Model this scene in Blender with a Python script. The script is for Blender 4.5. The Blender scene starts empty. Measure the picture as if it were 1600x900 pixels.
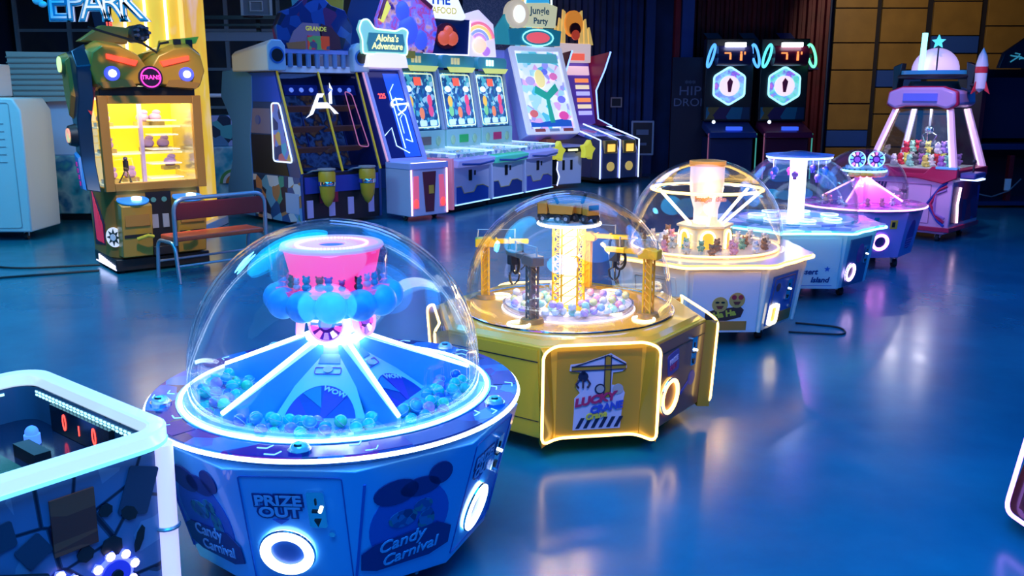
import bpy, bmesh, math, random
from mathutils import Vector, Matrix
random.seed(7)
PI = math.pi
C = bpy.context.scene.collection
sc = bpy.context.scene
def R(d): return math.radians(d)
# ------------------------------------------------------------ camera
cam_d = bpy.data.cameras.new('camera'); cam = bpy.data.objects.new('camera', cam_d); C.objects.link(cam)
cam.location = (0, 0, 1.95); cam.rotation_euler = (R(90 - 12.3), 0, 0)
cam_d.sensor_width = 36; cam_d.lens = 31.5; cam_d.clip_end = 100
sc.camera = cam
# ------------------------------------------------------------ world, exposure
w = bpy.data.worlds.new('world'); sc.world = w; w.use_nodes = True
w.node_tree.nodes['Background'].inputs[0].default_value = (0.03, 0.12, 0.5, 1)
w.node_tree.nodes['Background'].inputs[1].default_value = 0.05
sc.view_settings.view_transform = 'Standard'; sc.view_settings.look = 'None'
sc.view_settings.gamma = 1; sc.view_settings.exposure = 0.0; sc.view_settings.use_curve_mapping = False
# ------------------------------------------------------------ added fill lights, no fixtures modelled
def area(loc, size, power, color, rot=(0, 0, 0), sy=None):  # unseen area fill added overhead for the blue room light, no fixtures
    l = bpy.data.lights.new('overhead_fill', 'AREA'); l.energy = power; l.color = color; l.size = size
    l.shape = 'DISK'
    o = bpy.data.objects.new('overhead_fill', l); C.objects.link(o); o.location = loc
    o.rotation_euler = rot; return o
def point(loc, power, color, r=0.05, parent=None):  # small fill light added inside a machine to brighten its contents
    l = bpy.data.lights.new('fill_point', 'POINT'); l.energy = power; l.color = color; l.shadow_soft_size = r
    o = bpy.data.objects.new('fill_point', l); C.objects.link(o); o.location = loc
    if parent: o.parent = parent
    return o
BLUE = (0.04, 0.36, 1.0)
area((-0.6, 0.9, 4.5), 3.2, 340, (0.03, 0.38, 1.0))  # fill set toward the camera to brighten the blue machine's front
area((-1.6, 4.2, 4.8), 4.2, 110, (0.02, 0.45, 1.0))
area((2.4, 3.4, 4.8), 4.0, 160, (0.0, 0.24, 1.0))
area((-3.6, 6.5, 4.8), 4.2, 240, (0.0, 0.45, 1.0))
area((1.5, 9.5, 4.8), 4.2, 95, (0.0, 0.27, 1.0))
area((6.6, 8.0, 4.8), 4.2, 180, (0.0, 0.24, 1.0))
area((-1.0, 14.5, 4.8), 4, 190, (0.12, 0.3, 1.0))
area((-7.0, 9.5, 4.8), 2, 190, (0.15, 0.62, 1.0))
def spot(loc, target, power, color, cone):  # tinted fill spots added to brighten single machines and the ochre wall
    l = bpy.data.lights.new('fill_spot', 'SPOT'); l.energy = power; l.color = color; l.spot_size = R(cone); l.spot_blend = .5; l.shadow_soft_size = .08
    o = bpy.data.objects.new('fill_spot', l); C.objects.link(o); o.location = loc
    o.rotation_euler = (Vector(target) - Vector(loc)).to_track_quat('-Z', 'Y').to_euler(); return o
spot((-2.4, 6.8, 4.7), (-4.1, 10.1, 1.2), 760, (1.0, 0.62, 0.28), 30)
spot((1.0, 2.2, 4.7), (.4, 5.1, .6), 420, (1.0, 0.62, 0.22), 22)
spot((8.0, 18.0, 4.8), (9.6, 22.4, 2.9), 330, (1.0, 0.75, 0.5), 75)
spot((4.2, 9.2, 4.7), (5.8, 12.4, 1.2), 420, (1.0, 0.55, 0.85), 26)
spot((-1.4, 9.5, 4.7), (-2.2, 14.0, 1.0), 260, (0.7, 0.65, 1.0), 34)
spot((2.6, 11.5, 4.7), (.3, 17.0, 1.2), 850, (0.45, 0.6, 1.0), 34)
# ------------------------------------------------------------ materials
MC = {}
def mat(name, col, rough=0.45, metal=0.0, emit=None, es=0.0, coat=0.0, noise=0.0, nscale=8, alpha=None):
    if name in MC: return MC[name]
    m = bpy.data.materials.new(name); m.use_nodes = True; nt = m.node_tree; b = nt.nodes['Principled BSDF']
    b.inputs['Base Color'].default_value = (*col, 1); b.inputs['Roughness'].default_value = rough
    b.inputs['Metallic'].default_value = metal; b.inputs['Coat Weight'].default_value = coat
    if emit: b.inputs['Emission Color'].default_value = (*emit, 1); b.inputs['Emission Strength'].default_value = es
    if noise:
        t = nt.nodes.new('ShaderNodeTexCoord'); n = nt.nodes.new('ShaderNodeTexNoise'); n.inputs['Scale'].default_value = nscale
        n.inputs['Detail'].default_value = 5
        r = nt.nodes.new('ShaderNodeValToRGB')
        r.color_ramp.elements[0].color = (*[max(0, c * (1 - noise)) for c in col], 1); r.color_ramp.elements[0].position = .35
        r.color_ramp.elements[1].color = (*[min(1, c * (1 + noise)) for c in col], 1); r.color_ramp.elements[1].position = .65
        nt.links.new(t.outputs['Object'], n.inputs['Vector']); nt.links.new(n.outputs[0], r.inputs[0]); nt.links.new(r.outputs[0], b.inputs['Base Color'])
    MC[name] = m; return m
def glow(name, col, s): return mat(name, col, .5, 0, col, s)
def pattern(name, cols, scale=6, rough=0.35, es=0.0, kind='vor', stretch=(1, 1, 1), metal=0):
    """printed artwork: a patchwork of flat colours"""
    if name in MC: return MC[name]
    m = bpy.data.materials.new(name); m.use_nodes = True; nt = m.node_tree; b = nt.nodes['Principled BSDF']
    t = nt.nodes.new('ShaderNodeTexCoord'); mp = nt.nodes.new('ShaderNodeMapping'); mp.inputs['Scale'].default_value = stretch
    nt.links.new(t.outputs['Object'], mp.inputs[0])
    r = nt.nodes.new('ShaderNodeValToRGB'); r.color_ramp.interpolation = 'CONSTANT' if kind != 'soft' else 'LINEAR'
    if kind == 'vor':
        n = nt.nodes.new('ShaderNodeTexVoronoi'); n.inputs['Scale'].default_value = scale
        sp = nt.nodes.new('ShaderNodeSeparateColor'); nt.links.new(mp.outputs[0], n.inputs['Vector'])
        nt.links.new(n.outputs['Color'], sp.inputs[0]); nt.links.new(sp.outputs[0], r.inputs[0])
    elif kind == 'edge':
        n = nt.nodes.new('ShaderNodeTexVoronoi'); n.feature = 'DISTANCE_TO_EDGE'; n.inputs['Scale'].default_value = scale
        nt.links.new(mp.outputs[0], n.inputs['Vector']); nt.links.new(n.outputs[0], r.inputs[0])
    else:
        n = nt.nodes.new('ShaderNodeTexNoise'); n.inputs['Scale'].default_value = scale; n.inputs['Detail'].default_value = 3
        nt.links.new(mp.outputs[0], n.inputs['Vector']); nt.links.new(n.outputs[0], r.inputs[0])
    el = r.color_ramp.elements
    k = len(cols)
    for i, c in enumerate(cols):
        if kind == 'edge': p = [0, .012, .03, .3][i]
        elif kind == 'vor': p = i / k
        else: p = .3 + .4 * i / max(1, k - 1)
        e = el[i] if i < 2 else el.new(p)
        e.position = p; e.color = (*c, 1)
    nt.links.new(r.outputs[0], b.inputs['Base Color']); b.inputs['Roughness'].default_value = rough; b.inputs['Metallic'].default_value = metal
    if es: nt.links.new(r.outputs[0], b.inputs['Emission Color']); b.inputs['Emission Strength'].default_value = es
    MC[name] = m; return m
def glass(name, tint=(1, 1, 1), gl=(1, 1, 1), base=0.03, edge=0.75, power=3.0, rough=0.02):
    """thin clear acrylic: clear where seen square on, mirror-like at a grazing angle"""
    if name in MC: return MC[name]
    m = bpy.data.materials.new(name); m.use_nodes = True; nt = m.node_tree; nt.nodes.clear()
    o = nt.nodes.new('ShaderNodeOutputMaterial'); mx = nt.nodes.new('ShaderNodeMixShader')
    tr = nt.nodes.new('ShaderNodeBsdfTransparent'); tr.inputs[0].default_value = (*tint, 1)
    g = nt.nodes.new('ShaderNodeBsdfGlossy'); g.inputs[0].default_value = (*gl, 1); g.inputs['Roughness'].default_value = rough
    lw = nt.nodes.new('ShaderNodeLayerWeight'); lw.inputs[0].default_value = .5
    p = nt.nodes.new('ShaderNodeMath'); p.operation = 'POWER'; p.inputs[1].default_value = power
    mr = nt.nodes.new('ShaderNodeMapRange'); mr.inputs[3].default_value = base; mr.inputs[4].default_value = edge
    L = nt.links.new
    L(lw.outputs['Facing'], p.inputs[0]); L(p.outputs[0], mr.inputs[0]); L(mr.outputs[0], mx.inputs[0])
    L(tr.outputs[0], mx.inputs[1]); L(g.outputs[0], mx.inputs[2]); L(mx.outputs[0], o.inputs[0])
    MC[name] = m; return m
WHITE = mat('white_paint', (.8, .82, .88), .3, coat=.3)
BLACK = mat('black_plastic', (.012, .012, .016), .4)
DARK = mat('dark_metal', (.05, .055, .07), .35, .6)
CHROME = mat('chrome', (.85, .87, .9), .12, 1)
STEEL = mat('grey_steel_tube', (.5, .53, .6), .3, .7)
RUBBER = mat('rubber', (.03, .03, .035), .7)
NAVY = mat('navy_panel', (.01, .03, .12), .35)
GLASS = glass('clear_glass')
N_WHITE = glow('neon_white', (.75, .92, 1), 5)
N_CYAN = glow('neon_cyan', (.25, .8, 1), 4)
N_WARM = glow('neon_warm', (1, .62, .16), 5)
N_WARMW = glow('neon_warm_white', (1, .85, .5), 4)
N_PINK = glow('neon_pink', (1, .25, .75), 4)
N_PURP = glow('neon_purple', (.55, .2, 1), 4)
N_RED = glow('led_red', (1, .06, .04), 3)
N_BLUE = glow('neon_blue', (.1, .3, 1), 4)
N_GREEN = glow('led_green', (.1, 1, .45), 2.5)
# ------------------------------------------------------------ mesh builder
def face(o, phi, tilt=0):
    """frame on a face: x right and y up as seen from outside, z along the outward normal (azimuth phi)"""
    a = R(phi); t = R(tilt)
    n = Vector((math.cos(a) * math.cos(t), math.sin(a) * math.cos(t), math.sin(t)))
    x = Vector((0, 0, 1)).cross(Vector((math.cos(a), math.sin(a), 0))).normalized(); y = n.cross(x)
    return Matrix.Translation(Vector(o)) @ Matrix((x, y, n)).transposed().to_4x4()
def QF(bl, br, tl):
    bl, br, tl = Vector(bl), Vector(br), Vector(tl)
    x = (br - bl).normalized(); y = (tl - bl); y = (y - x * y.dot(x)).normalized(); n = x.cross(y)
    return Matrix.Translation((bl + br) / 2) @ Matrix((x, y, n)).transposed().to_4x4()
UP = Matrix.Identity(4)
def T(x, y, z=0): return Matrix.Translation((x, y, z))
def RZ(d): return Matrix.Rotation(R(d), 4, 'Z')
class MB:
    def __init__(s, M=None): s.v = []; s.f = []; s.M = M or UP
    def add(s, vs, fs, M=None):
        M = s.M @ M if M else s.M; k = len(s.v)
        s.v += [tuple(M @ Vector(p)) for p in vs]; s.f += [tuple(i + k for i in f) for f in fs]; return s
    def box(s, x0, y0, z0, x1, y1, z1, M=None):
        return s.add([(x0, y0, z0), (x1, y0, z0), (x1, y1, z0), (x0, y1, z0), (x0, y0, z1), (x1, y0, z1), (x1, y1, z1), (x0, y1, z1)],
                     [(0, 3, 2, 1), (4, 5, 6, 7), (0, 1, 5, 4), (1, 2, 6, 5), (2, 3, 7, 6), (3, 0, 4, 7)], M)
    def loft(s, rings, M=None, caps=True, closed=True):
        n = len(rings[0]); vs = [p for r in rings for p in r]; fs = []
        for j in range(len(rings) - 1):
            for i in range(n if closed else n - 1):
                a = j * n + i; b = j * n + (i + 1) % n; fs.append((a, b, b + n, a + n))
        if caps: fs.append(tuple(reversed(range(n)))); fs.append(tuple(range((len(rings) - 1) * n, len(rings) * n)))
        return s.add(vs, fs, M)
    def prism(s, poly, z0, z1, M=None):
        a = sum(poly[i][0] * poly[(i + 1) % len(poly)][1] - poly[(i + 1) % len(poly)][0] * poly[i][1] for i in range(len(poly)))
        if a < 0: poly = poly[::-1]
        return s.loft([[(x, y, z0) for x, y in poly], [(x, y, z1) for x, y in poly]], M)
    def lathe(s, prof, n=32, M=None, a0=0, a1=360):
        full = abs(a1 - a0) >= 360; k = n if full else n + 1
        rings = []
        for r, z in prof: rings.append([(r * math.cos(R(a0 + (a1 - a0) * i / n)), r * math.sin(R(a0 + (a1 - a0) * i / n)), z) for i in range(k)])
        return s.loft(rings, M, caps=False, closed=full)
    def disc(s, r, z0, z1, n=32, M=None, r2=None):
        r2 = r2 if r2 is not None else r
        return s.loft([[(q * math.cos(2 * PI * i / n), q * math.sin(2 * PI * i / n), z) for i in range(n)] for q, z in ((r, z0), (r2, z1))], M)
    def annulus(s, r0, r1, z0, z1, n=48, M=None, a0=0, a1=360):
        s.lathe([(r0, z0), (r1, z0), (r1, z1), (r0, z1), (r0, z0)], n, M, a0, a1)
        return s
    def cyl(s, a, b, r, r2=None, n=14, M=None):
        a, b = Vector(a), Vector(b); d = b - a; q = d.to_track_quat('Z', 'Y').to_matrix().to_4x4()
        return s.disc(r, 0, d.length, n, (M or UP) @ Matrix.Translation(a) @ q, r2)
    def tube(s, pts, r, n=8, closed=False, M=None):
        pts = [Vector(p) for p in pts]; k = len(pts); rings = []; pn = None
        for i, p in enumerate(pts):
            t = (pts[(i + 1) % k] - pts[i - 1]) if closed or 0 < i < k - 1 else (pts[1] - pts[0] if i == 0 else pts[-1] - pts[-2])
            if t.length < 1e-9: t = Vector((0, 0, 1))
            t.normalize()
            if pn is None:
                pn = t.orthogonal().normalized()
            pn = (pn - t * pn.dot(t)); pn = pn.normalized() if pn.length > 1e-6 else t.orthogonal().normalized()
            b = t.cross(pn); rings.append([tuple(p + r * (math.cos(2 * PI * j / n) * pn + math.sin(2 * PI * j / n) * b)) for j in range(n)])
        if closed:
            # rotate the last ring onto the first
            rings.append(rings[0]); return s.loft(rings, M, caps=False)
        return s.loft(rings, M)
    def ring(s, Rr, r, z=0, n=48, m=8, M=None, a0=0, a1=360):
        if abs(a1 - a0) >= 360: return s.tube([(Rr * math.cos(2 * PI * i / n), Rr * math.sin(2 * PI * i / n), z) for i in range(n)], r, m, True, M)
        return s.tube([(Rr * math.cos(R(a0 + (a1 - a0) * i / n)), Rr * math.sin(R(a0 + (a1 - a0) * i / n)), z) for i in range(n + 1)], r, m, False, M)
    def ball(s, c, r, sc=(1, 1, 1), n=14, m=8, M=None):
        rings = []
        for j in range(m + 1):
            a = -PI / 2 + PI * j / m; q = max(1e-4, math.cos(a)) * r
            rings.append([(c[0] + q * math.cos(2 * PI * i / n) * sc[0], c[1] + q * math.sin(2 * PI * i / n) * sc[1], c[2] + r * math.sin(a) * sc[2]) for i in range(n)])
        return s.loft(rings, M)
    def build(s, name, m, parent=None, bevel=0, label=None, kind=None):
        me = bpy.data.meshes.new(name); me.from_pydata(s.v, [], s.f); me.validate(); me.update()
        bm = bmesh.new(); bm.from_mesh(me); bmesh.ops.recalc_face_normals(bm, faces=bm.faces); bm.to_mesh(me); bm.free()
        me.materials.append(m); me.polygons.foreach_set('use_smooth', [True] * len(me.polygons)); me.set_sharp_from_angle(angle=R(38))
        o = bpy.data.objects.new(name, me); C.objects.link(o)
        if parent: o.parent = parent
        if bevel:
            b = o.modifiers.new('bevel', 'BEVEL'); b.width = bevel; b.segments = 2; b.limit_method = 'ANGLE'; b.angle_limit = R(40)
        if label: o['label'] = label
        if kind: o['kind'] = kind
        return o
def text(s, size, M, m, parent, name='lettering', depth=0.003, off=0.0, align='CENTER', sx=1.0, shear=0, label=None):
    c = bpy.data.curves.new('t', 'FONT'); c.body = s; c.size = size; c.extrude = depth / 2; c.offset = off; c.shear = shear
    c.align_x = align; c.align_y = 'CENTER'; c.resolution_u = 3
    o = bpy.data.objects.new('t', c); C.objects.link(o); bpy.context.view_layer.update()
    me = bpy.data.meshes.new_from_object(o.evaluated_get(bpy.context.evaluated_depsgraph_get()))
    bpy.data.objects.remove(o)
    me.transform(M @ Matrix.Diagonal((sx, 1, 1, 1)))
    me.materials.clear(); me.materials.append(m); me.name = name
    o = bpy.data.objects.new(name, me); C.objects.link(o); o.parent = parent
    if label: o['label'] = label
    return o
def thing(name, label, cat, loc=(0, 0, 0), rz=0, group=None):
    o = bpy.data.objects.new(name, None); C.objects.link(o); o.empty_display_size = .1
    o.location = loc; o.rotation_euler = (0, 0, R(rz)); o['label'] = label; o['category'] = cat
    if group: o['group'] = group
    return o
def tag(o, label, cat, group=None):
    o['label'] = label; o['category'] = cat
    if group: o['group'] = group
    return o
def struct(o): o['kind'] = 'structure'; return o
def dup(root, loc, rz=None, label=None, group=None):
    r = root.copy(); C.objects.link(r); r.location = loc
    if rz is not None: r.rotation_euler = (0, 0, R(rz))
    if label: r['label'] = label
    if group: r['group'] = group
    for ch in list(root.children):
        c = ch.copy(); C.objects.link(c); c.parent = r
        for g in ch.children:
            d = g.copy(); C.objects.link(d); d.parent = c
    return r
def rrect(w, h, r, n=5):
    p = []
    for cx, cy, a in ((w / 2 - r, h / 2 - r, 0), (-w / 2 + r, h / 2 - r, 90), (-w / 2 + r, -h / 2 + r, 180), (w / 2 - r, -h / 2 + r, 270)):
        for i in range(n + 1): p.append((cx + r * math.cos(R(a + 90 * i / n)), cy + r * math.sin(R(a + 90 * i / n))))
    return p
def rounded(pts, r, n=5, closed=True):
    """polyline with rounded corners, in 3-D"""
    P = [Vector(p) for p in pts]; out = []; k = len(P)
    for i in range(k):
        if not closed and i in (0, k - 1): out.append(tuple(P[i])); continue
        a, b, c = P[i - 1], P[i], P[(i + 1) % k]
        d = min(r, (a - b).length * .45, (c - b).length * .45)
        p0 = b + (a - b).normalized() * d; p1 = b + (c - b).normalized() * d
        for j in range(n + 1):
            t = j / n; out.append(tuple(p0 * (1 - t) ** 2 + b * 2 * t * (1 - t) + p1 * t * t))
    return out
def circ(r, n=24, cx=0, cy=0, sx=1, sy=1): return [(cx + sx * r * math.cos(2 * PI * i / n), cy + sy * r * math.sin(2 * PI * i / n)) for i in range(n)]
def star(r, r2, n=5, a=90): return [((r if i % 2 == 0 else r2) * math.cos(R(a + 180 * i / n)), (r if i % 2 == 0 else r2) * math.sin(R(a + 180 * i / n))) for i in range(2 * n)]
def ngon(Rr, n, ph, z): return [(Rr * math.cos(R(ph + 360 * i / n)), Rr * math.sin(R(ph + 360 * i / n)), z) for i in range(n)]
def gear(r, r2, n=8):
    p = []
    for i in range(n):
        for q, d in ((r2, -.32), (r, -.2), (r, .2), (r2, .32)): p.append((q * math.cos(2 * PI * (i + d) / n), q * math.sin(2 * PI * (i + d) / n)))
    return p
def caster(x, y, parent, h=.12):
    o = MB().box(x - .035, y - .04, h - .03, x + .035, y + .03, h).cyl((x - .03, y - .03, .05), (x - .025, y - .03, h - .01), .012).cyl((x + .025, y - .03, .05), (x + .03, y - .03, h - .01), .012).build('caster', STEEL, parent)
    MB().cyl((x - .022, y - .03, .046), (x + .022, y - .03, .046), .046, n=20).build('wheel', RUBBER, o)
def frame_ring(w, h, r, t, z0, z1, mb, M):
    """flat rounded rectangular ring"""
    a = rrect(w, h, r); b = rrect(w - 2 * t, h - 2 * t, max(.002, r - t)); n = len(a)
    vs = [(x, y, z) for z in (z0, z1) for x, y in a] + [(x, y, z) for z in (z0, z1) for x, y in b]
    fs = []
    for i in range(n):
        j = (i + 1) % n
        fs += [(i, j, n + j, n + i), (n + i, n + j, 3 * n + j, 3 * n + i), (3 * n + i, 3 * n + j, 2 * n + j, 2 * n + i), (2 * n + i, 2 * n + j, j, i)]
    return mb.add(vs, fs, M)
#SETTING
# ------------------------------------------------------------ setting
def floor_mat():
    m = bpy.data.materials.new('blue_epoxy_floor'); m.use_nodes = True; nt = m.node_tree; b = nt.nodes['Principled BSDF']; L = nt.links.new
    t = nt.nodes.new('ShaderNodeTexCoord')
    n = nt.nodes.new('ShaderNodeTexNoise'); n.inputs['Scale'].default_value = .7; n.inputs['Detail'].default_value = 6; n.inputs['Roughness'].default_value = .6
    r = nt.nodes.new('ShaderNodeValToRGB'); r.color_ramp.elements[0].position = .3; r.color_ramp.elements[1].position = .7
    r.color_ramp.elements[0].color = (.002, .11, .20, 1); r.color_ramp.elements[1].color = (.006, .20, .31, 1)
    n2 = nt.nodes.new('ShaderNodeTexNoise'); n2.inputs['Scale'].default_value = 3; n2.inputs['Detail'].default_value = 2
    mr = nt.nodes.new('ShaderNodeMapRange'); mr.inputs[3].default_value = .15; mr.inputs[4].default_value = .30
    bp = nt.nodes.new('ShaderNodeBump'); bp.inputs['Strength'].default_value = .008; bp.inputs['Distance'].default_value = .02
    L(t.outputs['Object'], n.inputs['Vector']); L(n.outputs[0], r.inputs[0]); L(r.outputs[0], b.inputs['Base Color'])
    L(t.outputs['Object'], n2.inputs['Vector']); L(n2.outputs[0], mr.inputs[0]); L(mr.outputs[0], b.inputs['Roughness'])
    L(n2.outputs[0], bp.inputs['Height']); L(bp.outputs[0], b.inputs['Normal'])
    b.inputs['Specular IOR Level'].default_value = .5
    return m
struct(MB().box(-12, -1.5, -.1, 13, 23, 0).build('floor', floor_mat()))
struct(MB().box(-12, -1.5, 5.0, 13, 23, 5.1).build('ceiling', mat('dark_ceiling', (.015, .02, .045), .8)))
def corrugated(x0, x1, y, z0, z1, per, dep):
    pts = []; x = x0
    while x < x1 - 1e-6:
        for dx, dd in ((0, 0), (.35, 0), (.5, 1), (.85, 1)):
            if x + dx * per <= x1: pts.append((x + dx * per, y - dd * dep))
        x += per
    pts.append((x1, y)); pts += [(x1, y + .1), (x0, y + .1)]
    return MB().prism(pts, z0, z1)
struct(MB().box(-12, 22.6, 0, 13, 22.8, 5).build('wall_back', mat('back_wall_blue', (.02, .05, .16), .7, noise=.3, nscale=1)))
struct(MB().box(-12.2, -1.5, 0, -12, 23, 5).build('wall_left', mat('side_wall', (.03, .05, .12), .8)))
struct(MB().box(13, -1.5, 0, 13.2, 23, 5).build('wall_right', MC['side_wall']))
struct(MB().box(-12, -1.7, 0, 13, -1.5, 5).build('wall_front', MC['side_wall']))
# cladding of the back wall (stands before it)
BW = mat('blue_corrugated_steel', (.012, .035, .16), .5, .2, noise=.25, nscale=2)
struct(corrugated(-1.0, 3.2, 22.49, 0, 4.8, .3, .08).build('trim_4', BW))
RW = mat('red_corrugated_steel', (.09, .005, .014), .5, .2, noise=.25, nscale=2)
rc = bpy.data.objects.new('trim_5', None); C.objects.link(rc); rc.location = (4.35, 22.45, 0); struct(rc)
corrugated(0, 3.3, 0, 0, 4.8, .22, .07).build('panel', RW, rc)
for x0, m_, l_ in ((.25, mat('teal_stripe', (.01, .08, .16), .6), 1), (1.1, MC['teal_stripe'], 1), (2.0, mat('blue_stripe', (.01, .03, .22), .6), 1)):
    MB().prism([(x0, 3.35), (x0 + .35, 3.35), (x0 + 1.1, 2.5), (x0 + .75, 2.5)], .095, .1, face((0, 0, 0), -90)).build('painted_stripe', m_, rc)
MB().prism([(.25, 1.9), (.6, 1.9), (1.3, 2.6), (.95, 2.6)], .095, .1, face((0, 0, 0), -90)).build('painted_stripe', MC['teal_stripe'], rc)
struct(MB().box(3.9, 22.2, 0, 4.02, 22.55, 4.9).build('trim_1', mat('red_post', (.25, .01, .02), .5)))
struct(MB().box(4.04, 22.1, 0, 4.32, 22.55, 4.9).build('trim_2', mat('blue_post', (.015, .07, .35), .5)))
struct(MB().box(3.2, 22.2, 0, 3.42, 22.4, 4.9).build('trim_3', mat('navy_post', (.01, .04, .2), .5)))
# ochre panels with dark gaps and blue inserts
OC = mat('ochre_panel', (.30, .17, .03), .55, noise=.12, nscale=2); BP = mat('blue_insert', (.02, .09, .42), .5)
yb = bpy.data.objects.new('trim_6', None); C.objects.link(yb); yb.location = (7.75, 22.4, 0); struct(yb)
MB().box(0, .05, 0, 4.9, .12, 4.9).build('backing', mat('gap_black', (.01, .01, .02), .7), yb)
cols = [(0, 1.0), (1.12, 2.2), (2.36, 3.5), (3.66, 4.6)]
ins = [1.35, 2.25, 3.4, 9]
for (a, b), zi in zip(cols, ins):
    z = 0.05
    k = 0
    zs = [z0 for z0 in (0.05, .95) ]
    z = 0.0
    while z < 4.8:
        h = .62 if k % 2 == 0 else .78
        if abs(z + h / 2 - zi) < .4 and zi < 5:
            MB().box(a, -.03, z + .01, b, .05, z + .40).build('blue_insert', BP, yb, .006); z += .41
            zi = 99
        else:
            MB().box(a, -.03, z + .01, b, .05, z + h).build('ochre_board', OC, yb, .006); z += h + .02
        k += 1
# dark-red cladding at far right
struct(corrugated(12.68, 12.98, 22.45, 0, 4.8, .22, .07).build('trim_7', RW))
# glazed frames at the back left
gp = bpy.data.objects.new('window_1', None); C.objects.link(gp); gp.location = (-11.8, 22.2, 0); struct(gp)
for i in range(9):
    x = i * 1.25
    MB().box(x - .045, -.06, 0, x + .045, .06, 4.9).build('mullion', WHITE, gp)
for j, z in enumerate((.05, 1.6, 2.5, 3.4, 4.3)): MB().box(0, -.05, z - .035, 10, .05, z + .035).build('transom', WHITE, gp)
MB().box(0, .0, .05, 10, .02, 4.85).build('pane', pattern('dim_panes', [(.05, .05, .09), (.16, .12, .13), (.06, .08, .16)], .6, .3, kind='soft'), gp)
# yellow lit pillar
YP = pattern('lit_pillar_print', [(1, .75, .45), (1, .62, .05), (1, .5, .03), (.95, .6, .55)], 1.5, .5, es=.62, kind='soft', stretch=(1, 1, .5))
pl = thing('pillar', 'yellow backlit square pillar with white light strips behind gold robot machine', 'pillar', (-4.93, 13.0, 0), 0)
MB().box(-.48, -.4, 0, .48, .5, 4.95).build('shaft', YP, pl, .01)
for x in (-.3, -.02, .26): MB().box(x - .015, -.42, .3, x + .015, -.4, 4.95).build('light_strip', N_WARMW, pl)
MB().box(.44, -.43, 0, .49, -.38, 4.95).build('light_strip', glow('amber_strip', (1, .55, .12), 1.2), pl)
MB().box(-.6, -.5, 0, .6, .6, .12).build('base', WHITE, pl, .01)
# second pillar far behind the row
p2 = thing('pillar', 'glittery mauve pillar with yellow and cyan lit stripes behind the arcade row', 'pillar', (-.35, 21.2, 0))
MB().box(-.75, -.3, 0, .4, .3, 4.95).build('shaft', pattern('glitter', [(.14, .1, .2), (.3, .2, .32), (.1, .08, .18)], 60, .3), p2)
for i, m_ in enumerate((glow('cyan_stripe', (.2, .7, .9), .9), glow('yellow_stripe', (1, .7, .25), .8), MC['cyan_stripe'], MC['yellow_stripe'], glow('orange_stripe', (1, .45, .15), .8))):
    MB().box(.42 + i * .13, -.25, 0, .53 + i * .13, .25, 4.95).build('light_strip', m_, p2)
# ------------------------------------------------------------ dome machine pieces
DOME = glass('dome_acrylic', (.985, .99, 1), (1, 1, 1), .035, .62, 3.2, .015)
def dome(parent, Rr, z, wall=.1, th=.012, squash=1.0):
    """clear hemisphere on a short cylinder, with wall thickness and a foot flange"""
    prof = [(Rr + .02, z), (Rr + .02, z + .012), (Rr, z + .014)]
    for i in range(15):
        a = PI / 2 * i / 14; prof.append((Rr * math.cos(a) + 1e-4, z + wall + Rr * squash * math.sin(a)))
    for i in range(14, -1, -1):
        a = PI / 2 * i / 14; prof.append(((Rr - th) * math.cos(a) + 1e-4, z + wall + (Rr - th) * squash * math.sin(a)))
    prof += [(Rr - th, z)]
    return MB().lathe(prof, 64).build('dome', DOME, parent)
def ring_light(parent, M, r, t, m_, hole, name='prize_hole_light'):
    o = MB().annulus(r - t, r, 0, .018, 40, M).build(name, m_, parent)
    MB().disc(r - t, -.01, .004, 40, M).build('flap', hole, o)
    MB().add([], []).ring(r, .006, .01, 40, 6, M).build('bezel', CHROME, o)
    return o
def coin_plate(parent, M, s=1.0):
    o = MB().prism(rrect(.075 * s, .19 * s, .012 * s), 0, .012, M).build('coin_plate', CHROME, parent)
    b = MB()
    b.box(-.004 * s, .03 * s, .012, .004 * s, .06 * s, .016, M).box(-.02 * s, -.01 * s, .012, .012 * s, 0, .018, M)
    b.prism([(-.015 * s, -.05 * s), (.015 * s, -.05 * s), (.0, -.085 * s)], .012, .018, M)
    b.build('slot', BLACK, o)
    MB().cyl((.018 * s, .005 * s, .01), (.018 * s, .005 * s, .025), .008 * s, M=M).build('button', N_WHITE, o)
    return o
def wheel_display(parent, M, r, cols, name='number_wheel', rim=None, hub=None):
    o = MB().annulus(r * .93, r, 0, .03, 40, M).build(name, rim or glow('rim_violet', (.5, .3, 1), 1.6), parent)
    MB().disc(r * .93, 0, .012, 40, M).build('dial', hub or mat('dial_violet', (.12, .03, .3), .4), o)
    n = 10
    for k in range(n):
        a0 = 36 * k + 6; a1 = 36 * k + 28
        MB().annulus(r * .5, r * .88, .012, .02, 5, M, a0, a1).build('segment', cols[k % len(cols)], o)
    MB().disc(r * .3, .012, .03, 24, M).build('hub', glow('hub_violet', (.35, .1, .7), .7), o)
    return o
# ============================================================ blue dome machine (foreground)
BL = mat('blue_gloss_cabinet', (.10, .50, 1.0), .28, coat=.4); BL2 = mat('light_blue_gloss', (.22, .55, .95), .25, coat=.5)
INK = mat('dark_blue_ink', (.015, .03, .22), .4); INK2 = mat('mid_blue_ink', (.03, .13, .6), .4); INK3 = mat('pale_blue_ink', (.2, .5, .9), .4)
M1 = thing('capsule_dome_machine', 'round blue toy capsule machine with clear dome and pink lit drum in the foreground', 'arcade machine', (-.745, 3.66, 0), 0)
DK = pattern('galaxy_deck_print', [(.02, .06, .30), (.03, .14, .55), (.16, .02, .25), (.02, .03, .16), (.05, .25, .7)], 9, .12)
PH = -93
mid = lambda k: PH + 36 * k
top1 = ngon(.745 / math.cos(PI / 10) * .985, 10, PH + 18, .66); bot1 = ngon(.62, 10, PH + 18, .11)
MB().loft([bot1, top1]).build('body', BL, M1, .006)
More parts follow.
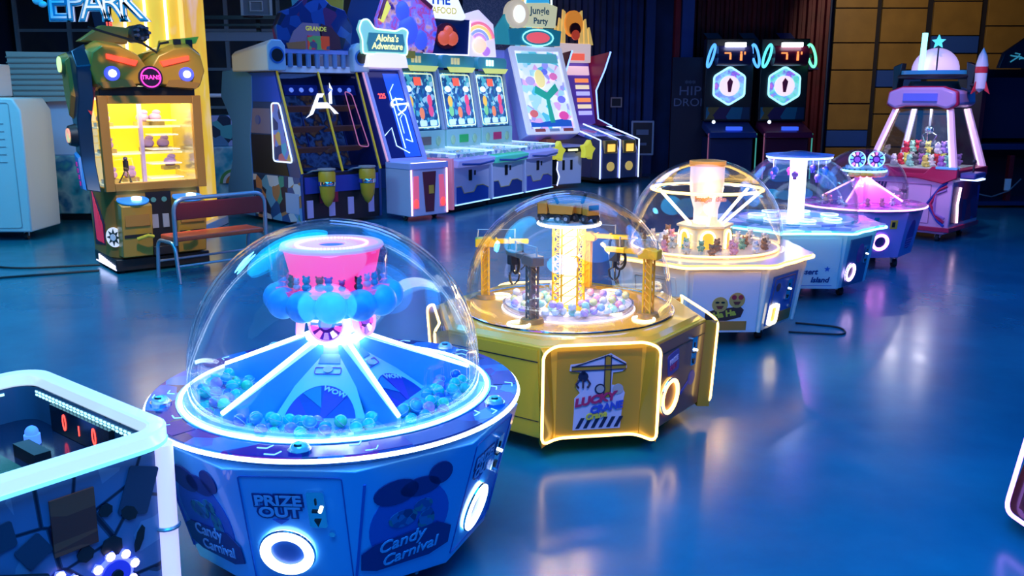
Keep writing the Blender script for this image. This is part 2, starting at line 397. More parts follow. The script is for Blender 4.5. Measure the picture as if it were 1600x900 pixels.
MB().disc(.70, .655, .70, 72, r2=.765).build('shoulder', BL2, M1)
MB().annulus(.60, .768, .70, .722, 96).build('deck', DK, M1, .002)
MB().ring(.770, .0085, .706, 120, 8).build('rim_light', N_WHITE, M1)
MB().ring(.637, .0085, .726, 96, 8).build('dome_foot_light', N_WHITE, M1)
MB().annulus(.56, .655, .715, .726, 72).build('dome_seat', mat('aqua_ring', (.3, .75, .95), .15, coat=.5), M1)
dome(M1, .605, .727, .11)
for (x, y) in ((.33, .33), (-.33, .33), (.33, -.33), (-.33, -.33)): caster(x, y, M1, .125)
for k in range(0, 10, 2):
    a = mid(k) + 3
    bt = MB().disc(.042, .722, .73, 24, T(.71 * math.cos(R(a)), .71 * math.sin(R(a)))).build('player_button', CHROME, M1)
    MB().ball((.71 * math.cos(R(a)), .71 * math.sin(R(a)), .73), .036, (1, 1, .75)).build('cap', mat('button_white', (.85, .85, .9), .15, .3), bt)
    MB().tube([(.71 * math.cos(R(a)) + .025 * math.cos(R(q)), .71 * math.sin(R(a)) + .025 * math.sin(R(q)), .752) for q in range(-120, -50, 10)], .004, 6).build('smile', BLACK, bt)
    # printed light marks on the deck
    for dd, rr in ((-13, .70), (-9, .75), (14, .68), (18, .745)):
        mk = MB(); A = a + dd; mk.tube([(rr * math.cos(R(A + q)), rr * math.sin(R(A + q)), .7225) for q in (0, 1.5, 3)], .0028, 5)
        mk.tube([(rr * math.cos(R(A + 3)), rr * math.sin(R(A + 3)), .7225), ((rr - .03) * math.cos(R(A + 4)), (rr - .03) * math.sin(R(A + 4)), .7225)], .0028, 5)
        mk.build('deck_marking', glow('deck_mark_cyan', (.4, .8, 1), .9), M1)
    MB().annulus(.665, .76, .7222, .7235, 8, None, a + 20, a + 31).build('deck_sticker', mat('purple_ink', (.14, .02, .22), .2), M1)
def panelM(k, n=10, top=top1, bot=bot1):
    # corners of face k (between vertex k-1 and k)
    i, j = (k - 1) % n, k % n
    return QF(bot[i], bot[j], top[i])
for k in range(10):
    M = panelM(k)
    if k % 2 == 0:      # door face
        d = MB(); frame_ring(.375, .50, .012, .004, .0, .004, d, M @ T(0, .29)); dr = d.build('door', mat('door_seam_blue', (.02, .12, .5), .4), M1)
        if k in (0, 8, 2):
            text('PRIZE', .062, M @ T(-.055, .43, .004), INK3, dr, sx=1.1, off=.002)
            t_ = text('PRIZE', .062, M @ T(-.055, .43, .002), INK, dr, sx=1.1, off=.009)
            text('OUT', .062, M @ T(-.055, .378, .004), INK3, dr, sx=1.15, off=.002)
            text('OUT', .062, M @ T(-.055, .378, .002), INK, dr, sx=1.15, off=.009)
            MB().prism([(-.085, .345), (-.025, .345), (-.055, .322)], 0, .003, M).build('arrow', INK2, dr)
        coin_plate(dr, M @ T(.085, .40), .85)
        lk = MB().cyl((.13, .29, 0), (.13, .29, .014), .011, M=M).build('lock', CHROME, dr)
        ring_light(M1, M @ T(-.045, .20, .006), .1, .036, N_WHITE, mat('flap_blue', (.02, .10, .45), .3))
    else:
        p = MB().prism(circ(.165, 32, 0, .28, 1, 1.05), 0, .003, M).build('printed_panel', INK2, M1)
        MB().prism(circ(.07, 20, -.07, .43, 1.3, .8), .001, .005, M).prism(circ(.05, 20, .11, .47), .001, .005, M).prism(circ(.06, 20, .03, .43, 1.4, .7), .001, .005, M).build('cloud_shape', INK, p)
        MB().prism(circ(.04, 16, -.03, .30, 1.5, 1), .003, .006, M).prism(circ(.03, 14, .05, .34, 1.3, 1), .003, .006, M).prism(circ(.05, 14, .07, .26, .7, 1.2), .003, .006, M).build('figure_shape', pattern('ink_mix', [(.01, .05, .2), (.03, .2, .5), (.02, .1, .35), (.02, .22, .3)], 40), p)
        B = MB().prism([(-.185, .105), (-.19, .18), (-.14, .21), (.12, .24), (.185, .2), (.18, .12), (.1, .085), (-.12, .08)], .004, .007, M).build('name_plate', INK, p)
        text('Candy', .075, M @ T(-.03, .195, .008) @ RZ(8), INK3, p, off=.001, shear=.3)
        text('Carnival', .07, M @ T(.01, .13, .008) @ RZ(8), INK3, p, off=.001, shear=.3)
        # clear bevel strip at each edge
        if k in (1, 9, 3): MB().box(-.205, .06, 0, -.195, .5, .004, M).build('seam', INK2, M1)
# inside: hub, sloped bays, ridges
IN = mat('interior_pale_blue', (.55, .8, 1), .35); IN2 = mat('interior_blue', (.12, .5, .95), .3)
MB().disc(.6, .60, .61, 64).build('bay_floor', IN2, M1)
MB().lathe([(.60, .60), (.60, .722)], 72).build('bay_wall', IN2, M1)
MB().disc(.13, .61, .93, 10, r2=.10).build('hub', IN, M1)
PI_ = PH + 1
for k in range(5):
    a = PI_ + 36 + 72 * k        # ridge direction
    ca, sa = math.cos(R(a)), math.sin(R(a)); px_, py_ = -sa, ca
    def pt(r, z, o): return (r * ca + o * px_, r * sa + o * py_, z)
    MB().loft([[pt(.09, .62, -.035), pt(.09, .62, .035), pt(.09, .95, .03), pt(.09, .95, -.03)], [pt(.575, .61, -.012), pt(.575, .61, .012), pt(.575, .755, .008), pt(.575, .755, -.008)]]).build('divider', IN2, M1)
    for o_ in (0,):
        MB().tube([pt(.10, .96, 0), pt(.572, .764, 0)], .0085, 8).build('divider_light', N_WHITE, M1)
    # sloped bay board with the half round wheel
    b = PI_ + 72 * k
    F = [Vector((.11 * math.cos(R(b + d)), .11 * math.sin(R(b + d)), .90)) for d in (-36, 36)]
    G = [Vector((.42 * math.cos(R(b + d)), .42 * math.sin(R(b + d)), .66)) for d in (-29, 29)]
    Mq = QF(G[0], G[1], F[0]); hh = (F[0] - G[0]).length
    bw = (G[1] - G[0]).length / 2; tw = (F[1] - F[0]).length / 2
    H = .36
    brd = MB().prism([(-bw, 0), (bw, 0), (tw, H), (-tw, H)], -.012, 0, Mq).build('bay_board', IN, M1)
    MB().prism([(-.045, H - .05), (.045, H - .05), (.04, H - .005), (-.04, H - .005)], 0, .004, Mq).build('vent', mat('vent_blue', (.1, .3, .6), .4), brd)
    fr = MB(); frame_ring(.11, .034, .008, .003, 0, .004, fr, Mq @ T(0, H - .085)); fr.build('badge_frame', mat('violet_line', (.3, .1, .5), .4), brd)
    MB().prism(circ(.02, 18, 0, H - .08, 1, .8), 0, .008, Mq).build('badge', mat('badge_grey', (.5, .6, .65), .4), brd)
    MB().prism([(.145 * math.cos(R(q)), .02 + .185 * math.sin(R(q))) for q in range(0, 181, 8)], 0, .004, Mq).build('wheel_print', mat('deep_blue_print', (.03, .06, .42), .35), brd)
    MB().prism([(0, .03)] + [(.14 * math.cos(R(q)), .02 + .18 * math.sin(R(q))) for q in range(48, 96, 6)], .004, .006, Mq).prism([(-.03, .03)] + [(.14 * math.cos(R(q)), .02 + .18 * math.sin(R(q))) for q in range(135, 175, 6)], .004, .006, Mq).build('wheel_sector', mat('violet_print', (.13, .04, .5), .35), brd)
    MB().prism([(0, .1)] + [(.14 * math.cos(R(q)), .02 + .18 * math.sin(R(q))) for q in range(96, 132, 6)], .004, .007, Mq).build('wheel_sector', mat('teal_print', (.04, .28, .6), .35), brd)
    text('WOW', .03, Mq @ T(.045, .172, .008) @ RZ(-22), mat('print_white', (.75, .8, 1), .4), brd, off=.001, sx=1.2)
MB().ring(.112, .013, .95, 40, 8).build('hub_light', glow('hub_white', (.7, .92, 1), 14), M1)
MB().disc(.095, .94, .965, 10).build('hub_cap', WHITE, M1)
# column with colour wheels
MB().disc(.085, .965, 1.08, 10, r2=.12).build('column', IN, M1)
SEG = [glow('seg_white', (1, .85, .95), 1.3), glow('seg_magenta', (1, .12, .55), 1.1), glow('seg_pink', (.95, .3, .8), 1.1), glow('seg_violet', (.45, .25, 1), 1.1)]
for k in range(5):
    a = PH + 72 * k
    wheel_display(M1, face((.125 * math.cos(R(a)), .125 * math.sin(R(a)), 1.03), a, 8), .072, SEG)
    a += 36
    MB().prism([(-.012, -.04), (.012, -.04), (.016, .05), (-.016, .05)], 0, .02, face((.108 * math.cos(R(a)), .108 * math.sin(R(a)), 1.02), a)).build('column_light', N_WHITE, M1)
# cloud skirt
CL = mat('cloud_blue', (.12, .48, .95), .4, noise=.12, nscale=20)
mb = MB()
for i in range(12):
    a = 30 * i + 8
    mb.ball((.225 * math.cos(R(a)), .225 * math.sin(R(a)), 1.12), .066, (1, 1, .98), 18, 12)
mb.disc(.22, 1.07, 1.155, 32)
mb.build('cloud_skirt', CL, M1)
MB().annulus(.10, .235, 1.155, 1.172, 48).build('turntable', mat('pink_turntable', (.7, .15, .35), .3, emit=(1, .08, .3), es=.35), M1)
PKG = glass('pink_acrylic', (1, .72, .84), (1, .8, .9), .06, .6, 2.5, .05)
MB().lathe([(.222, 1.172), (.228, 1.30), (.215, 1.325), (.19, 1.335)], 48).build('drum', PKG, M1)
MB().annulus(.055, .2, 1.332, 1.34, 48).build('drum_lid', mat('drum_lid_pink', (.85, .45, .62), .35, emit=(1, .25, .42), es=.8), M1)
MB().ring(.20, .012, 1.335, 64, 8).build('drum_lid_rim', mat('lid_rim', (.7, .5, .75), .3, emit=(.85, .4, .75), es=.5), M1)
MB().disc(.055, 1.325, 1.334, 32).build('drum_cap', mat('cap_purple', (.15, .06, .3), .4), M1)
ld = MB()
for i in range(60):
    a = 6 * i; ld.box(-.0045, -.0045, 0, .0045, .0045, .004, T(.145 * math.cos(R(a)), .145 * math.sin(R(a)), 1.341))
ld.build('led_ring', glow('led_peach', (1, .62, .5), 2.2), M1)
MB().disc(.165, 1.172, 1.325, 32, r2=.20).build('core', mat('core_pink', (.9, .1, .35), .4, emit=(1, .05, .35), es=1.0), M1)
# toys on the turntable: little coloured trinkets
TC = [('pink', (.9, .15, .45)), ('brown', (.12, .04, .03)), ('white', (.85, .8, .85)), ('teal', (.05, .5, .55)), ('red', (.8, .03, .08)), ('violet', (.35, .1, .6))]
TM = [mat('trinket_' + n, c, .35) for n, c in TC]
for i in range(22):
    a = i * 360 / 22 + random.uniform(-4, 4); c = i % 6; r_ = .178 + random.uniform(-.012, .02)
    o = MB(); s_ = random.uniform(.016, .022)
    o.ball((0, 0, s_ * .8), s_, (1, .9, .8), 10, 6).ball((0, 0, s_ * 2.1), s_ * .78, (1, 1, 1), 10, 6).ball((-s_ * .6, 0, s_ * 2.8), s_ * .3, (1, 1, 1), 6, 4).ball((s_ * .6, 0, s_ * 2.8), s_ * .3, (1, 1, 1), 6, 4)
    q = o.build('toy_trinket', TM[c]); q.location = (-.745 + r_ * math.cos(R(a)), 3.66 + r_ * math.sin(R(a)), 1.173); q.rotation_euler = (0, 0, R(a + 90))
    tag(q, 'tiny %s toy standing in the pink lit drum of the blue dome machine' % TC[c][0], 'toy', '%s toys in the pink drum' % TC[c][0])
# capsule balls
def scatter(n, rb, ok, sampler, zf, tries=6000):
    P = []
    for _ in range(tries):
        if len(P) >= n: break
        x, y = sampler()
        if not ok(x, y): continue
        z = zf(x, y)
        for _l in range(4):
            if all((x - p[0]) ** 2 + (y - p[1]) ** 2 + (z - p[2]) ** 2 > (2 * rb * .97) ** 2 for p in P): break
            z += rb * .85
        else: continue
        if z > zf(x, y) + rb * 2.1: continue
        P.append((x, y, z))
    return P
def capsule(name, colm, lab, rb, seam):
    o = MB().ball((0, 0, 0), rb, n=16, m=10).build(name, colm)
    MB().ring(rb * .995, rb * .06, 0, 18, 5).build('seam', seam, o)
    return o
CB = [('turquoise', (.05, .75, .65)), ('green', (.1, .85, .4)), ('sky blue', (.1, .5, .95)), ('violet', (.4, .3, .95)), ('deep blue', (.03, .15, .6)), ('pink', (.8, .35, .8))]
CBW = [4, 3, 4, 2, 1.5, 1]
seamM = mat('capsule_seam', (.6, .8, .9), .3)
balls = {}
def place_ball(key, cname, col, x, y, z, rb, lab, grp):
    k = (key, cname)
    if k not in balls:
        o = capsule('capsule_ball', mat('capsule_' + key + cname, col, .2, coat=.6), lab, rb, seamM); balls[k] = o; tag(o, lab, 'ball', grp)
        o.location = (x, y, z); o.rotation_euler = (random.uniform(-.6, .6), random.uniform(-.6, .6), 0); return
    o = balls[k].copy(); C.objects.link(o); o.location = (x, y, z); o.rotation_euler = (random.uniform(-.8, .8), random.uniform(-.8, .8), 0)
    for ch in balls[k].children:
        d = ch.copy(); C.objects.link(d); d.parent = o
for bay, (a0, nm, cnt) in enumerate(((PI_, 'front', 46), (PI_ + 72, 'right', 52), (PI_ - 72, 'left', 46))):
    def samp():
        a = R(a0 + random.uniform(-31, 31)); r = random.uniform(.39, .568); return r * math.cos(a), r * math.sin(a)
    ac = R(a0 + (10 if bay == 0 else 0))
    def zf(x, y):
        r = math.hypot(x, y); return .655 + .05 * max(0, 1 - abs(r - .50) / .14)
    def ok(x, y):
        a = math.degrees(math.atan2(y, x)); d = (a - a0 + 180) % 360 - 180
        r = math.hypot(x, y); return r * math.sin(R(36 - abs(d))) > .042
    for (x, y, z) in scatter(cnt, .0255, ok, samp, zf):
        cn, cc = random.choices(CB, CBW)[0]
        place_ball('a' + nm, cn, cc, -.745 + x, 3.66 + y, z, .0255, '%s capsule ball heaped in the %s bay of the blue dome machine' % (cn, nm), '%s balls in the %s bay of the blue dome' % (cn, nm))
# ============================================================ gold crane dome machine
GY = mat('yellow_gloss', (.70, .40, .02), .3, coat=.4); GD = mat('olive_gold', (.42, .24, .01), .32, coat=.5); GB = mat('brown_panel', (.22, .09, .04), .3, coat=.3)
YC = mat('crane_yellow', (.95, .52, .02), .35, emit=(1, .5, .02), es=.0)
M2 = thing('crane_dome_machine', 'yellow octagonal machine with toy cranes under a clear dome and amber neon edges', 'arcade machine', (.345, 5.36, 0), 0)
P2 = -81
b2 = ngon(.80, 8, P2 + 22.5, .11); m2 = ngon(.83, 8, P2 + 22.5, .60); t2 = ngon(.83, 8, P2 + 22.5, .635)
MB().loft([ngon(.70, 8, P2 + 22.5, .10), b2, m2, t2]).build('body', GY, M2, .004)
MB().loft([ngon(.80, 8, P2 + 22.5, .635), ngon(.78, 8, P2 + 22.5, .66)]).build('deck', mat('amber_deck', (.85, .42, .04), .22, coat=.5), M2)
for (x, y) in ((.42, .42), (-.42, .42), (.42, -.42), (-.42, -.42)): caster(x, y, M2, .12)
for k in range(8):
    M = QF(b2[(k - 1) % 8], b2[k], m2[(k - 1) % 8]); W = .318
    if k % 2 == 0:
        # flared niche with winged sides and a neon outline
        for s in (-1, 1):
            vs = [(s * W, -.02, .0), (s * (W - .10), .0, -.02), (s * (W - .07), .50, -.02), (s * W, .52, 0), (s * (W + .0), -.02, .075), (s * (W), .52, .075)]
            f_ = [(0, 1, 2, 3), (1, 4, 5, 2), (0, 3, 5, 4), (0, 4, 1), (3, 2, 5)]
            MB().add(vs, f_, M).build('wing', GD, M2)
        pnl = MB().box(-W + .09, .0, -.005, W - .08, .5, .004, M).build('niche_panel', GD, M2)
        pts = [(-W, .0, .078), (-W, .515, .078), (-W + .07, .545, .04), (W - .07, .545, .04), (W, .52, .078), (W, -.02, .078), (W - .1, .005, .01), (-W + .1, .005, .01)]
        MB().tube(rounded([tuple(p) for p in pts], .05), .008, 8, True, M).build('neon_outline', N_WARM, M2)
        # crane sticker
        Ms = M @ T(0.0, .03, .006)
        stw = mat('sticker_lilac', (.42, .45, .75), .4); navy = mat('sticker_navy', (.01, .015, .06), .4); gold_ = mat('sticker_gold', (.32, .2, .02), .4)
        sk = MB().prism([(-.135, .015), (.13, .015), (.14, .16), (.15, .22), (.13, .26), (.075, .27), (.08, .34), (.13, .345), (.155, .365), (.15, .395), (.065, .45), (-.09, .40), (-.155, .395), (-.16, .36), (-.10, .35), (-.115, .30), (-.12, .26), (-.1, .23), (-.13, .2), (-.13, .12)], 0, .003, Ms).build('sticker', stw, pnl)
        g_ = MB().box(-.15, .362, .003, .15, .38, .006, Ms).box(.035, .2, .003, .065, .44, .006, Ms).build('crane_print', gold_, sk)
        l_ = MB()
        for a_, b_ in (((-.14, .383), (.05, .44)), ((.05, .44), (.15, .385)), ((-.15, .36), (.15, .36)), ((-.15, .383), (.15, .383)), ((.033, .2), (.033, .44)), ((.067, .2), (.067, .44))):
            l_.cyl((*a_, .005), (*b_, .005), .0035, n=6, M=Ms)
        l_.prism(circ(.028, 16, -.085, .325), .004, .008, Ms).box(-.095, .335, .004, -.075, .362, .008, Ms)
        for dx in (-.035, 0, .035): l_.tube([(-.085 + dx * .6, .31, .007), (-.085 + dx * 1.1, .285, .007), (-.085 + dx * .7, .262, .007)], .006, 6, M=Ms)
        l_.prism(circ(.03, 16, .01, .25), .004, .007, Ms)
        l_.build('crane_outline_print', navy, sk)
        st = MB()
        for i in range(6): st.prism([(-.12 + i * .043, .025), (-.10 + i * .043, .025), (-.07 + i * .043, .085), (-.09 + i * .043, .085)], .003, .006, Ms)
        st.build('hazard_stripes', navy, sk)
        MB().prism(circ(.022, 16, .01, .25), .007, .009, Ms).prism(circ(.03, 16, .11, .245), .003, .006, Ms).build('gear_print', mat('grey_print', (.3, .32, .42), .4), sk)
        text('LUCKY', .062, Ms @ T(-.02, .19, .009) @ RZ(9), mat('sticker_red', (.35, .02, .12), .4), sk, off=.0035, shear=.25, sx=1.15)
        text('CRANE', .056, Ms @ T(.045, .142, .010) @ RZ(9), mat('sticker_blue', (.03, .07, .5), .4), sk, off=.003, shear=.25)
        text('Crane', .048, Ms @ T(-.01, .098, .011) @ RZ(9), mat('sticker_yellow', (.55, .5, .05), .4), sk, off=.002, shear=.25)
    else:
        mm = GB if k in (1, 3) else GD
        pn = MB().box(-W + .015, .01, 0, W - .015, .51, .006, M).build('side_panel', mm if k != 7 else GY, M2)
        MB().box(-W + .015, .44, .006, W - .015, .446, .009, M).build('seam', BLACK, pn)
        if k == 7:
            MB().box(-W + .02, .10, .006, W - .02, .104, .009, M).build('seam', BLACK, pn)
            MB().prism(circ(.052, 24, -.02, .22), .006, .009, M).build('drop_sticker', mat('drop_blue', (.1, .3, .6), .4), pn)
            MB().prism(circ(.035, 20, -.02, .22), .009, .011, M).build('drop_ring', mat('drop_white', (.6, .75, .8), .4), pn)
            MB().prism([(-.07, .24), (.03, .24), (-.06, .33)], .006, .009, M).build('drop_tip', MC['drop_blue'], pn)
            text('LUCKY', .03, M @ T(-.15, .06, .008), mat('amber_text', (.8, .4, .02), .4, emit=(1, .5, 0), es=.3), pn)
        else:
            ring_light(M2, M @ T(-.13, .17, .01), .105, .022, N_WARM, mat('flap_orange', (.45, .14, .02), .35))
            MB().prism(rrect(.14, .13, .02), .006, .01, M @ T(-.1, .36) @ RZ(10)).build('prize_sticker', mat('sticker_indigo', (.06, .06, .32), .4), pn)
            text('PRIZE', .04, M @ T(-.1, .375, .011) @ RZ(10), mat('sticker_pale', (.5, .5, .8), .4), pn, off=.002)
            text('OUT', .04, M @ T(-.1, .335, .011) @ RZ(10), MC['sticker_red'], pn, off=.002)
            coin_plate(pn, M @ T(.15, .37, .006), .9)
            MB().prism(circ(.045, 20, .17, .2), .006, .009, M).prism(rrect(.16, .02, .005), .006, .01, M @ T(.1, .17) @ RZ(25)).build('wrench_print', MC['sticker_indigo'], pn)
# prize pit
PIT = mat('pit_white', (.85, .85, .9), .4)
MB().disc(.40, .661, .666, 64).build('pit_floor', PIT, M2)
MB().annulus(.388, .402, .66, .70, 64).build('pit_wall', glass('pit_acrylic', (.95, .95, 1), (1, 1, 1), .25, .8, 1.5, .1), M2)
MB().ring(.405, .005, .664, 64, 6).build('pit_light', glow('pit_glow', (.9, .8, 1), 1.2), M2)
dome(M2, .625, .66, .09)
MB().ring(.64, .007, .667, 72, 6).build('dome_flange', CHROME, M2)
# lattice tower with platform
TW = MB()
for k in range(6):
    a = R(60 * k); x, y = .095 * math.cos(a), .095 * math.sin(a)
    TW.cyl((x, y, .69), (x, y, 1.175), .007, n=8)
TW.build('tower_post', YC, M2)
LT = MB(); nz = 8; dz = .485 / nz
for k in range(6):
    a, b = R(60 * k), R(60 * k + 60); A = (.095 * math.cos(a), .095 * math.sin(a)); B = (.095 * math.cos(b), .095 * math.sin(b))
    for j in range(nz):
        z = .69 + j * dz
        LT.cyl((*A, z), (*B, z + dz), .004, n=6); LT.cyl((*A, z), (*B, z), .003, n=6)
LT.build('tower_lattice', YC, M2)
MB().disc(.055, .69, 1.175, 20).build('tower_core_light', glow('tower_core', (1, .8, .45), 5), M2)
MB().disc(.14, .666, .69, 32, r2=.12).build('tower_foot', YC, M2)
MB().disc(.185, 1.175, 1.19, 48).build('platform', WHITE, M2)
MB().ring(.187, .0085, 1.182, 64, 8).build('platform_light', N_WARMW, M2)
MB().lathe([(.18, 1.19), (.186, 1.24)], 48).build('platform_rail', GLASS, M2)
for q in range(4): point((.14 * math.cos(R(90 * q + 40)), .14 * math.sin(R(90 * q + 40)), 1.16), 6, (1, .66, .28), .012, M2)  # added fill points tucked under the platform to warm the deck
for k in range(8):
    a = P2 + 45 * k
    if k % 2 == 0: continue
    c = (.52 * math.cos(R(a)), .52 * math.sin(R(a)))
    MB().ring(.062, .008, .664, 32, 8, T(*c)).build('deck_ring_light', N_WARMW, M2)
# toy truck on the platform
def toy_truck(x, y, z, rz, s, lab):
    t = thing('toy_truck', lab, 'toy', (x, y, z), rz, None); t.scale = (s, s, s)
    o = mat('truck_orange', (.75, .3, .03), .4)
    MB().box(-.12, -.045, .035, .12, .045, .055).build('chassis', BLACK, t)
    MB().box(.05, -.05, .055, .12, .05, .14).build('cab', o, t, .008)
    MB().box(.105, -.042, .095, .123, .042, .13).build('windshield', BLACK, t)
    MB().prism([(-.13, .06), (.03, .06), (.045, .13), (-.14, .12)], -.055, .055, face((0, 0, 0), -90)).build('dump_bed', o, t, .005)
    MB().cyl((-.02, 0, .13), (.02, 0, .2), .012).build('mixer_arm', BLACK, t)
    for (a, b) in ((-.085, -1), (-.085, 1), (-.03, -1), (-.03, 1), (.08, -1), (.08, 1)):
        w_ = MB().cyl((a, b * .035, .03), (a, b * .06, .03), .03, n=16).build('wheel', RUBBER, t)
        MB().cyl((a, b * .06, .03), (a, b * .063, .03), .013, n=10).build('hubcap', STEEL, w_)
    return t
X2, Y2 = .345, 5.36
toy_truck(X2 - .085, Y2 - .02, 1.192, 165, .85, 'orange toy dump truck on top of the lit lattice tower, left one')
toy_truck(X2 + .085, Y2 - .02, 1.192, -60, .85, 'orange toy truck facing forward on the lattice tower top, right one')
# mini cranes
def mini_crane(x, y, rz, lab, dark=False, h=.33):
    t = thing('toy_crane', lab, 'toy crane', (x, y, .661), rz, None); t.scale = (1.25, 1.35, 1.08)
    m_ = YC if not dark else mat('crane_grey', (.22, .2, .2), .35, .4)
    MB().disc(.055, 0, .022, 24, r2=.048).build('base', mat('crane_base_brown', (.35, .2, .05), .4), t)
    p = MB()
    for a in (-1, 1):
        for b in (-1, 1): p.box(a * .018 - .004, b * .018 - .004, .02, a * .018 + .004, b * .018 + .004, h)
    for j in range(7):
        z = .03 + j * (h - .04) / 7; z2 = z + (h - .04) / 7
        for a in (-1, 1):
            p.cyl((-.018, a * .018, z), (.018, a * .018, z2), .003, n=5); p.cyl((a * .018, -.018, z), (a * .018, .018, z2), .003, n=5)
    p.box(-.011, -.011, .02, .011, .011, h)
    p.build('mast', m_, t)
    MB().prism([(-.05, h), (.045, h), (.05, h + .03), (.02, h + .055), (-.05, h + .05)], -.03, .03, face((0, 0, 0), -90)).build('turret', m_, t, .004)
    j = MB().box(.03, -.013, h + .018, .22, .013, h + .045).box(.05, -.016, h + .018, .06, .016, h + .052).box(.12, -.016, h + .018, .13, .016, h + .052)
    j.build('jib', m_, t, .003)
    MB().cyl((-.04, 0, h + .05), (-.035, 0, h + .10), .004).cyl((-.04, 0, h + .1), (.15, 0, h + .1), .002, n=6).cyl((.15, 0, h + .05), (.15, 0, h + .105), .004).build('stay', STEEL, t)
    MB().tube([(.15 + .03 * math.cos(R(q)), 0, h - .02 + .055 * math.sin(R(q)) * 1.0) for q in range(120, 400, 20)], .007, 8).build('hose', BLACK, t)
    c = MB().box(.155, -.018, h - .03, .195, .018, h + .018).cyl((.175, 0, h - .03), (.175, 0, h - .07), .012)
    for q in (0, 120, 240):
        a = R(q); c.tube([(.175, 0, h - .06), (.175 + .03 * math.cos(a), .03 * math.sin(a), h - .085), (.175 + .024 * math.cos(a), .024 * math.sin(a), h - .12), (.175 + .006 * math.cos(a), .006 * math.sin(a), h - .14)], .0045, 6)
    c.build('claw', DARK, t)
    return t
mini_crane(-.17, 5.62, 0, 'yellow toy crane at the left edge under the amber dome, arm pointing right', h=.31)
mini_crane(.115, 4.99, 120, 'grey toy crane nearest the front glass of the amber dome', True, h=.31)
mini_crane(.50, 5.86, -20, 'yellow toy crane at the back of the amber dome behind the lit tower', h=.31)
mini_crane(.80, 5.13, 150, 'yellow toy crane with grey arm at the right side of the amber dome', h=.32)
def s2():
    a = random.uniform(0, 2 * PI); r = math.sqrt(random.uniform(.155 ** 2, .355 ** 2)); return r * math.cos(a), r * math.sin(a)
CC = [('white', (.8, .78, .85)), ('lilac', (.6, .4, .85)), ('pastel yellow', (.85, .8, .35)), ('mint', (.4, .8, .65)), ('rose', (.85, .4, .6)), ('pale blue', (.35, .55, .85))]
for (x, y, z) in scatter(75, .024, lambda x, y: True, s2, lambda x, y: .691, 9000):
    cn, cc = random.choices(CC, [3, 3, 2, 2, 2, 1])[0]
    place_ball('b', cn, cc, X2 + x, Y2 + y, z, .024, '%s prize ball in the white pit around the amber dome tower' % cn, '%s balls in the pit of the amber dome' % cn)
# ============================================================ machine 3: cream dome with fountain
CR = mat('cream_cabinet', (.82, .78, .76), .35, coat=.3)
M3 = thing('fountain_dome_machine', 'white dome machine with warm lit castle fountain and amber wavy rim light', 'arcade machine', (1.62, 7.46, 0), 0)
P3 = -88
def wavy(Rr, amp, z, n=96, lobes=8, ph=0):
    out = []
    for i in range(n):
        a = 360 * i / n; u = abs(math.cos(R((a - ph) * lobes / 2)))
        out.append(((Rr + amp * u ** 6) * math.cos(R(a)), (Rr + amp * u ** 6) * math.sin(R(a)), z))
    return out
b3 = ngon(.74, 8, P3 + 22.5, .12); t3 = ngon(.82, 8, P3 + 22.5, .64)
MB().loft([b3, t3]).build('body', CR, M3, .004)
MB().loft([wavy(.80, .05, .64, ph=P3 + 22.5), wavy(.82, .06, .68, ph=P3 + 22.5)]).build('deck', mat('cream_deck', (.8, .6, .42), .3, coat=.5), M3)
MB().tube(wavy(.825, .06, .655, ph=P3 + 22.5), .011, 8, True).build('rim_light', N_WARM, M3)
for (x, y) in ((.38, .38), (-.38, .38), (.38, -.38), (-.38, -.38)): caster(x, y, M3, .13)
SM = mat('smiley_yellow', (.55, .35, .1), .4); SR = mat('smiley_red', (.4, .03, .05), .4)
